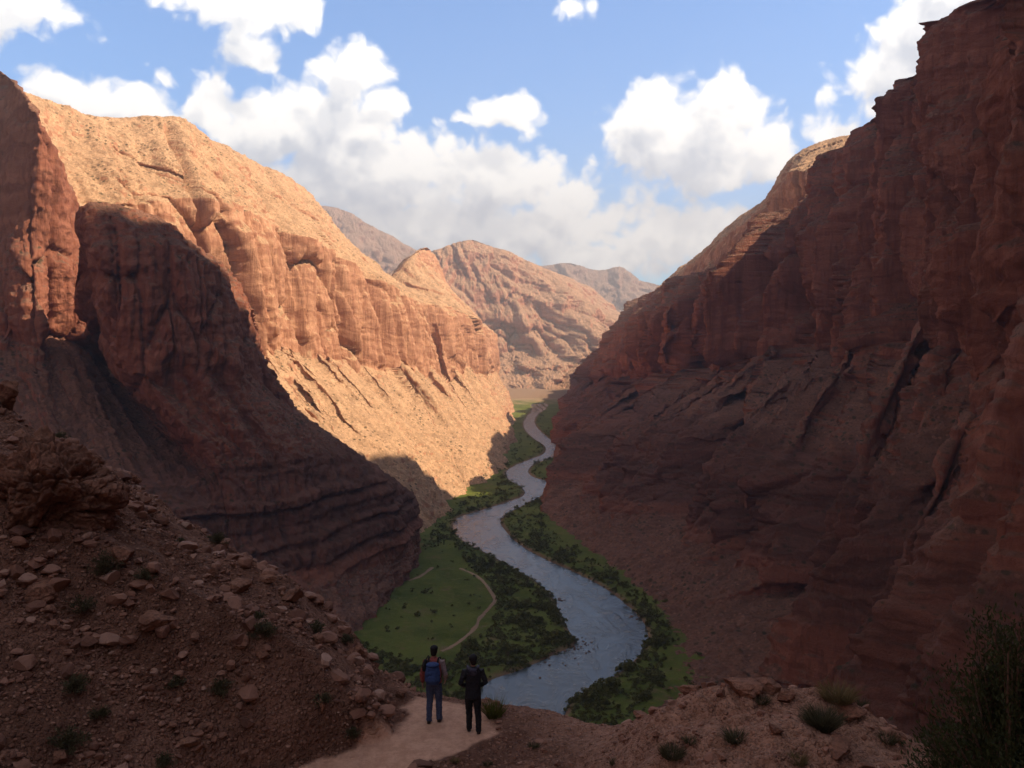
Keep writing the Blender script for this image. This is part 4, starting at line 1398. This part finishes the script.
rs = np.random.RandomState(5)
THICK = [(462, 556), (500, 570), (536, 588), (555, 604), (570, 640), (552, 652), (520, 668), (478, 690), (452, 672), (462, 650), (486, 634), (499, 610), (492, 588), (470, 570)]
NEAR_ = [(352, 640), (400, 660), (470, 668), (520, 672), (486, 690), (480, 730), (340, 720)]
FAR_L = [(425, 552), (432, 530), (455, 505), (490, 492), (512, 470), (512, 440), (524, 440), (512, 490), (470, 512), (450, 522), (456, 545)]
RIGHT = [(520, 520), (548, 500), (545, 528), (590, 560), (640, 590), (675, 640), (660, 690), (600, 745), (560, 735), (615, 690), (650, 655), (640, 612), (600, 580), (540, 552), (510, 535)]
cand = rs.uniform((330, 412), (700, 745), (60000, 2))
pts = np.array([on_floor(px, py)[:2] for px, py in cand])
shd, _s = shore(pts)
vs = []
nb = 0
for (px, py), xy, sd_ in zip(cand, pts, shd):
    if sd_ < 2.0:
        continue
    D = xy[1]
    cl_ = perlin(np.array([xy[0] / 18, xy[1] / 18, 2.0])) + 0.5 * perlin(np.array([xy[0] / 6, xy[1] / 6, 5.0]))
    band = math.exp(-((sd_ - 7) / 11) ** 2)
    pr = 0.95 * band
    if in_poly(px, py, THICK):
        pr = max(pr, 0.85)
    elif in_poly(px, py, NEAR_) or in_poly(px, py, RIGHT) or in_poly(px, py, FAR_L):
        pr = max(pr, 0.7)
    else:
        pr = max(pr, 0.02)
    # image-uniform candidates thinned to an even spread on the ground
    pr *= min(1.0, (D / 1000.0) ** 1.6)
    if rs.uniform() > pr * (0.72 + 1.2 * cl_):
        continue
    R_ = rs.uniform(0.9, 2.5) * (1.45 if cl_ > .2 else 0.85) * (1.25 if rs.uniform() < .15 else 1)
    H_ = R_ * rs.uniform(0.8, 1.3)
    n_ = int(np.clip(34 * (900 / D) ** 1.1, 10, 60))
    vs.append(leafy(rs, (xy[0], xy[1], floor_z(xy[0], xy[1]) - 0.15), R_, H_, n_, R_ * .26 * max(1, (D / 900) ** .5), 3))
    nb += 1
V = np.concatenate(vs)
o = obj("shrubbery", np_mesh("shrubbery", V, np.arange(len(V)).reshape(-1, 4), M_GREEN, False))
tag(o, "dense dark green thicket lining both banks of the river", "thicket", 'stuff')
print("bushes", nb)


def tree(px, py, H, label, seed, R=None):
    rng = np.random.RandomState(seed)
    p = on_floor(px, py)
    p[2] = floor_z(p[0], p[1]) - 0.1
    R = R or H * .42
    r_ = empty("riverside_tree", tuple(p))
    tag(r_, label, "tree", None, "trees on the inner river bank")
    paths = [(np.array([(0, 0, 0), (.1, .05, H * .3), (0, .1, H * .62)]), (.03 * H, .022 * H, .008 * H))]
    for j in range(5):
        a = rng.uniform(0, 6.28)
        z0 = H * rng.uniform(.25, .45)
        paths.append((np.array([(0, 0, z0), (math.cos(a) * R * .4, math.sin(a) * R * .4, z0 + H * .16), (math.cos(a) * R * .75, math.sin(a) * R * .75, z0 + H * .3)]), (.014 * H, .009 * H, .004 * H)))
    tv_, tf_ = tube_mesh(paths, 6)
    obj("trunk", np_mesh("trunk", tv_, tf_, M_TWIG), r_)
    lv = leafy(rng, (0, 0, H * .08), R, H * .95, 520, H * .05, 8)
    obj("crown", np_mesh("crown", lv, np.arange(len(lv)).reshape(-1, 4), M_GREEN, False), r_)


for j, (px, py, H, lb) in enumerate([
    (463, 562, 6.5, "small dark tree beside the far end of the dirt track"),
    (474, 561, 6.0, "low round tree on the inner bank left of the taller row"),
    (482, 567, 9.0, "tall dark tree at the left end of the row on the inner bank"),
    (492, 570, 10.0, "tallest dark tree in the row on the inner river bank"),
    (500, 575, 8.5, "broad dark tree just right of the tallest one on the bank"),
    (508, 577, 6.0, "small tree in the dip in the middle of the bank row"),
    (517, 583, 8.0, "wide tree second from the right end of the bank row"),
    (527, 588, 9.0, "dark round tree at the right end of the row by the water"),
    (538, 597, 6.5, "lower tree near the water below the end of the row"),
    (476, 650, 6.0, "bushy tree where the dirt track leaves the meadow"),
    (508, 660, 7.0, "dark tree low on the inner bend behind the walker in black"),
    (606, 706, 6.5, "dark tree at the near end of the right bank"),
    (636, 690, 6.0, "rounded tree on the near right bank under the talus"),
    (655, 662, 6.0, "tree on the right bank at the outside of the bend"),
]):
    tree(px, py, H, lb, 700 + j)

# bars and stones at the water's edge
m_bar = simple_mat("wet_gravel", (0.17, 0.115, 0.085), 0.8, 0.35, 0.8, 0.4, coords='Object')
rs = np.random.RandomState(9)
vs, fs, n0 = [], [], 0
for (px, py, n, sx) in [(580, 643, 26, 5), (572, 652, 20, 6), (545, 662, 16, 8), (532, 478, 12, 5), (640, 618, 16, 5), (560, 600, 10, 3), (524, 500, 10, 4)]:
    c = on_floor(px, py)
    for _ in range(n):
        v, f = stone_shape(rs, 1, rs.uniform(.35, 1.2), .55, 6, 0)
        vs.append(v + c + np.array([rs.normal() * sx, rs.normal() * sx, 0.05]))
        fs.append(f + n0)
        n0 += len(v)
o = obj("gravel", np_mesh("gravel", np.concatenate(vs), np.concatenate(fs), m_bar, False))
tag(o, "dark wet stones scattered at the river's edges", "gravel", 'stuff')

# ------------------------------------------------------------------ the two walkers
def tube(pts, rad, seg=14):
    """closed tapering limb; rad entries are r or (rx, ry)"""
    pts = np.asarray(pts, float)
    rad = [(r, r) if np.isscalar(r) else r for r in rad]
    d = np.gradient(pts, axis=0)
    d /= np.linalg.norm(d, axis=1)[:, None]
    vs = []
    for i in range(len(pts)):
        ref = np.array([1.0, 0, 0]) if abs(d[i][0]) < .85 else np.array([0, 1.0, 0])
        v_ = np.cross(d[i], ref); v_ /= np.linalg.norm(v_)
        u_ = np.cross(v_, d[i])
        an = np.linspace(0, 2 * math.pi, seg, endpoint=False)
        vs.append(pts[i] + np.outer(np.cos(an) * rad[i][0], u_) + np.outer(np.sin(an) * rad[i][1], v_))
    n = len(pts)
    V_ = np.concatenate(vs + [pts[:1] - d[:1] * min(rad[0]) * .6, pts[-1:] + d[-1:] * min(rad[-1]) * .6])
    tri, qd = [], []
    for i in range(n - 1):
        for s_ in range(seg):
            a, b = i * seg + s_, i * seg + (s_ + 1) % seg
            qd.append((a, b, b + seg, a + seg))
    for s_ in range(seg):
        tri.append(((s_ + 1) % seg, s_, n * seg))
        tri.append(((n - 1) * seg + s_, (n - 1) * seg + (s_ + 1) % seg, n * seg + 1))
    return V_, qd, tri


def ell(c, r):
    v, f = ICO[3]
    return v * np.array(r) + np.array(c), [], [tuple(t) for t in f]


def union(name, parts, mat, voxel=0.012, smooth=4, fold=0.0):
    """one continuous skin over the given volumes"""
    vs, qd, tr, n0 = [], [], [], 0
    for v, q, t in parts:
        vs.append(v)
        qd += [tuple(i + n0 for i in f) for f in q]
        tr += [tuple(i + n0 for i in f) for f in t]
        n0 += len(v)
    arr = [np.array(a) for a in (qd, tr) if a]
    me = np_mesh(name, np.concatenate(vs), arr)
    tmp = bpy.data.objects.new("tmp", me)
    COL.objects.link(tmp)
    md = tmp.modifiers.new("r", 'REMESH')
    md.mode = 'VOXEL'
    md.voxel_size = voxel
    ms = tmp.modifiers.new("s", 'SMOOTH')
    ms.iterations = smooth
    ms.factor = 0.5
    bpy.context.view_layer.update()
    ev = tmp.evaluated_get(bpy.context.evaluated_depsgraph_get())
    out = bpy.data.meshes.new_from_object(ev)
    bpy.data.objects.remove(tmp)
    out.name = name
    if fold:
        n_ = len(out.vertices)
        co = np.zeros(n_ * 3, np.float32); out.vertices.foreach_get('co', co); co = co.reshape(-1, 3)
        no = np.zeros(n_ * 3, np.float32); out.vertices.foreach_get('normal', no); no = no.reshape(-1, 3)
        w_ = billow(co * np.array([6, 6, 13]) + 4.0, 2) - .45 + 0.6 * perlin(co * np.array([14, 14, 22]))
        co = co + no * (fold * w_)[:, None]
        out.vertices.foreach_set('co', co.ravel())
        out.update()
    out.polygons.foreach_set('use_smooth', np.ones(len(out.polygons), dtype=bool))
    out.materials.clear()
    out.materials.append(mat)
    return out


def hand(w, dirv, side, curl=0.5):
    """palm, four unequal fingers and a thumb from the wrist along dirv"""
    w = np.array(w, float)
    d = np.array(dirv, float); d /= np.linalg.norm(d)
    fwd = np.array([0, 1.0, 0]); fwd -= d * (fwd @ d); fwd /= np.linalg.norm(fwd)   # thumb side
    inn = np.array([-side * 1.0, 0, 0]); inn -= d * (inn @ d); inn /= np.linalg.norm(inn)
    P_ = [tube([w, w + d * .045, w + d * .09], [(.020, .026), (.018, .040), (.015, .042)], 12)]
    for j, (o_, L) in enumerate([(.031, .070), (.011, .078), (-.010, .073), (-.030, .058)]):
        b = w + d * .088 + fwd * o_
        k1 = b + d * L * .5 + inn * L * .10 * curl + fwd * o_ * .1
        k2 = k1 + d * L * .30 + inn * L * .34 * curl
        k3 = k2 + d * L * .12 + inn * L * .36 * curl
        P_.append(tube([b - d * .02, k1, k2, k3], [.0092, .0088, .0080, .0068], 8))
    t0 = w + d * .025 + fwd * .028
    P_.append(tube([t0, t0 + fwd * .026 + d * .028, t0 + fwd * .034 + d * .060 + inn * .008], [.013, .0105, .0085], 8))
    return P_


M_SKIN = simple_mat("skin", (0.46, 0.26, 0.18), 0.55, 0.06, 40)
M_HAIR = simple_mat("dark_hair", (0.018, 0.013, 0.011), 0.6, 0.3, 60)
M_JEAN = simple_mat("blue_denim", (0.060, 0.080, 0.150), 0.9, 0.25, 40, 0.004)
M_REDJ = simple_mat("dusty_red_fleece", (0.30, 0.085, 0.075), 0.9, 0.15, 30, 0.006)
M_GREYS = simple_mat("grey_mauve_sleeve", (0.30, 0.235, 0.24), 0.9, 0.15, 30, 0.006)
M_PACK = simple_mat("blue_pack_cloth", (0.035, 0.070, 0.19), 0.75, 0.2, 30, 0.004)
M_STRAP = simple_mat("black_webbing", (0.015, 0.015, 0.018), 0.8, 0.2, 40)
M_BLACKJ = simple_mat("black_shell_cloth", (0.020, 0.021, 0.028), 0.7, 0.3, 25, 0.006)
M_HOOD = simple_mat("navy_hood_lining", (0.055, 0.055, 0.085), 0.8, 0.3, 25, 0.004)
M_BLACKT = simple_mat("black_trouser_cloth", (0.016, 0.016, 0.020), 0.85, 0.3, 25, 0.004)
M_SHOE = simple_mat("dark_leather", (0.022, 0.018, 0.016), 0.6, 0.3, 30)
M_EYE = simple_mat("eye", (0.6, 0.58, 0.55), 0.2, 0.05, 10)


def person(px, py, D, label, rz, H, arms, cap, jacket, sleeves, trousers, hem, feet, turn=0.0, coat=False):
    x, y, _ = at(px, py, D)
    p = (x, y, gz_at(x, y) + 0.005)
    r_ = empty("person", p, rz)
    r_['label'] = label
    r_['category'] = "person"
    r_.scale = (H / 1.75,) * 3
    hip, kn, an = .92, .50, .085
    ct, st = math.cos(turn), math.sin(turn)
    def hd(x_, y_, z_):                                # head turned on the neck
        return (x_ * ct - y_ * st, x_ * st + y_ * ct + .015, z_)
    L = []
    # trunk, neck, head with face
    body = [tube([(0, 0, .86), (0, 0, .95), (0, .005, 1.08), (0, .0, 1.22), (0, 0, 1.36), (0, .0, 1.44), (0, .005, 1.48)],
                 [(.135, .095), (.158, .11), (.140, .098), (.160, .112), (.172, .105), (.120, .080), (.06, .06)], 20),
            tube([(0, 0, 1.42), (0, .005, 1.50), (0, .012, 1.56)], [.060, .054, .056]),
            ell(hd(0, 0, 1.645), (.074, .093, .108)), ell(hd(0, .035, 1.585), (.052, .058, .052)),
            ell(hd(0, .098, 1.63), (.013, .022, .022)), ell(hd(0, .082, 1.592), (.024, .012, .009)),
            ell(hd(.076, -.005, 1.635), (.010, .020, .032)), ell(hd(-.076, -.005, 1.635), (.010, .020, .032))]
    for s_, (fx, fy) in zip((-1, 1), feet):
        body.append(tube([(s_ * .085, 0, hip), (s_ * .092, fy * .35 + .01, .70), (s_ * .5 * (.09 + abs(fx)), fy * .6 + .02, kn), (fx * .98, fy * .85 - .01, .33), (fx, fy - .02, an), (fx, fy - .02, .05)],
                         [.088, .076, .056, .055, .038, .040]))
        body.append(tube([(fx, fy - .06, .045), (fx + s_ * .008, fy + .05, .045), (fx + s_ * .012, fy + .14, .035)], [(.034, .034), (.042, .036), (.036, .024)]))
    for s_, (el_, wr_, hv) in zip((-1, 1), arms):
        sh_ = np.array((s_ * .185, 0, 1.40))
        el_, wr_ = np.array(el_), np.array(wr_)
        body.append(tube([sh_ - np.array((s_ * .05, 0, 0)), sh_, (sh_ + el_) / 2, el_, (el_ + wr_) / 2, wr_], [.055, .056, .046, .038, .036, .026]))
        body += hand(wr_, hv, s_)
    obj("body", union("body", body, M_SKIN, 0.0065, 3), r_)
    for s_ in (-1, 1):
        obj("eye", np_mesh("eye", *[(lambda e: (e[0], np.array(e[2])))(ell(hd(s_ * .030, .080, 1.652), (.012, .012, .012)))][0], M_EYE), r_)
    # trousers
    tr = [tube([(0, 0, .84), (0, 0, .93), (0, 0, 1.03)], [(.150, .118), (.172, .130), (.160, .118)], 20)]
    for s_, (fx, fy) in zip((-1, 1), feet):
        tr.append(tube([(s_ * .082, 0, .90), (s_ * .094, fy * .35 + .01, .70), (s_ * .5 * (.09 + abs(fx)), fy * .6 + .02, kn), (fx * .98, fy * .85 - .01, .33), (fx, fy - .025, .12), (fx, fy - .02, .055)],
                       [.102, .094, .078, .074, .066, .068]))
    obj("trousers", union("trousers", tr, trousers, 0.010, 3, .012), r_)
    # shoes
    for s_, (fx, fy) in zip((-1, 1), feet):
        sh = [tube([(fx, fy - .085, .040), (fx, fy - .03, .055), (fx + s_ * .01, fy + .07, .045), (fx + s_ * .014, fy + .165, .034)], [(.038, .036), (.044, .05), (.050, .042), (.040, .028)]),
              tube([(fx, fy - .08, .012), (fx + s_ * .01, fy + .06, .012), (fx + s_ * .014, fy + .16, .012)], [(.042, .012), (.052, .012), (.042, .012)])]
        obj("shoe", union("shoe", sh, M_SHOE, 0.008, 2), r_)
    # jacket and sleeves
    jk = [tube([(0, 0, hem), (0, 0, hem + .04), (0, .005, 1.08), (0, 0, 1.22), (0, 0, 1.36), (0, 0, 1.45), (0, .005, 1.50)],
               [(.178, .138), (.186, .142), (.176, .132), (.188, .136), (.195, .130), (.150, .105), (.072, .075)], 22)]
    obj("jacket", union("jacket", jk, jacket, 0.010, 3, .012), r_)
    for s_, (el_, wr_, hv), sm in zip((-1, 1), arms, sleeves):
        sh_ = np.array((s_ * .185, 0, 1.405))
        el_, wr_ = np.array(el_), np.array(wr_)
        slv = [tube([sh_ - np.array((s_ * .07, 0, -.01)), sh_, (sh_ + el_) / 2, el_, (el_ + wr_) / 2, wr_ * .92 + el_ * .08], [.070, .078, .066, .060, .054, .046])]
        obj("sleeve", union("sleeve", slv, sm, 0.010, 3, .012), r_)
    # hair and cap
    hair = [ell(hd(0, -.018, 1.662), (.084, .094, .098)), ell(hd(0, -.05, 1.60), (.068, .055, .06))]
    obj("hair", union("hair", hair, M_HAIR, 0.010, 2), r_)
    if cap == 'cap':
        cp = [ell(hd(0, -.005, 1.712), (.090, .104, .068)), tube([hd(0, .07, 1.70), hd(0, .13, 1.695), hd(0, .165, 1.685)], [(.070, .012), (.062, .010), (.04, .008)])]
        obj("cap", union("cap", cp, M_STRAP, 0.008, 2), r_)
    else:
        cp = [ell(hd(0, -.008, 1.700), (.092, .106, .086)), tube([hd(0, -.01, 1.662), hd(0, -.01, 1.685)], [(.093, .106), (.094, .107)], 20)]
        obj("beanie", union("beanie", cp, M_STRAP, 0.008, 2), r_)
    return r_


D1, D2 = 20.1, 19.65
a_ = person(434, 721, D1, "walker in blue jeans and dark cap with a blue backpack, seen from behind", math.radians(-4), 1.71,
            [((-.27, -.02, 1.14), (-.275, .05, .90), (-.02, .12, -1)), ((.265, -.02, 1.13), (.25, .13, .95), (-.15, .5, -.8))],
            'cap', M_REDJ, (M_REDJ, M_GREYS), M_JEAN, .93, [(-.105, -.03), (.115, .07)], math.radians(-8))
# backpack worn by the first walker
pk = empty("backpack", tuple(a_.location), math.radians(-4))
pk.scale = a_.scale
tag(pk, "blue rucksack with black straps on the back of the walker in jeans", "backpack")
obj("bag", union("bag", [tube([(.005, -.215, .99), (.005, -.235, 1.06), (.005, -.235, 1.22), (.005, -.215, 1.36), (.005, -.19, 1.43)], [(.150, .085), (.180, .110), (.175, .110), (.150, .095), (.09, .06)], 20)], M_PACK, 0.010, 4, .012), pk)
obj("pocket", union("pocket", [tube([(.005, -.335, 1.02), (.005, -.345, 1.09), (.005, -.335, 1.18)], [(.085, .03), (.105, .04), (.09, .03)], 16)], M_PACK, 0.010, 3), pk)
obj("lid", union("lid", [ell((.005, -.225, 1.41), (.155, .115, .06))], M_PACK, 0.010, 2), pk)
for s_ in (-1, 1):
    obj("strap", union("strap", [tube([(s_ * .10, -.15, 1.41), (s_ * .115, -.05, 1.515), (s_ * .125, .07, 1.49), (s_ * .13, .155, 1.35), (s_ * .145, .14, 1.18), (s_ * .165, .0, 1.06), (s_ * .14, -.15, 1.02)], [(.024, .010)] * 7, 10)], M_STRAP, 0.007, 1), pk)
# black shoulder bag hung high behind the left shoulder
sb = empty("shoulder_bag", tuple(a_.location), math.radians(-4))
sb.scale = a_.scale
tag(sb, "small black bag slung behind the left shoulder of the walker in jeans", "bag")
obj("pouch", union("pouch", [tube([(-.215, -.09, 1.22), (-.21, -.10, 1.34), (-.175, -.08, 1.47)], [(.045, .05), (.062, .06), (.045, .045)], 14)], M_STRAP, 0.010, 3), sb)
obj("strap", union("strap", [tube([(-.19, -.07, 1.45), (-.14, .02, 1.535), (-.10, .13, 1.42), (-.03, .165, 1.25)], [(.016, .009)] * 4, 10)], M_STRAP, 0.007, 1), sb)

b_ = person(473, 729, D2, "walker all in black with a hooded jacket and beanie, standing by the river brink", math.radians(5), 1.69,
            [((-.285, -.05, 1.15), (-.17, .15, 1.00), (.6, .6, -.3)), ((.29, -.05, 1.15), (.17, .15, 1.00), (-.6, .6, -.3))],
            'beanie', M_BLACKJ, (M_BLACKJ, M_BLACKJ), M_BLACKT, .80, [(-.085, .10), (.125, -.05)], math.radians(14))
hd_ = [tube([(-.12, .03, 1.50), (-.105, -.07, 1.485), (-.04, -.135, 1.455), (.04, -.135, 1.455), (.105, -.07, 1.485), (.12, .03, 1.50)], [.036, .046, .056, .056, .046, .036]), ell((0, -.14, 1.41), (.09, .04, .07))]
obj("hood", union("hood", hd_, M_HOOD, 0.010, 3), b_)
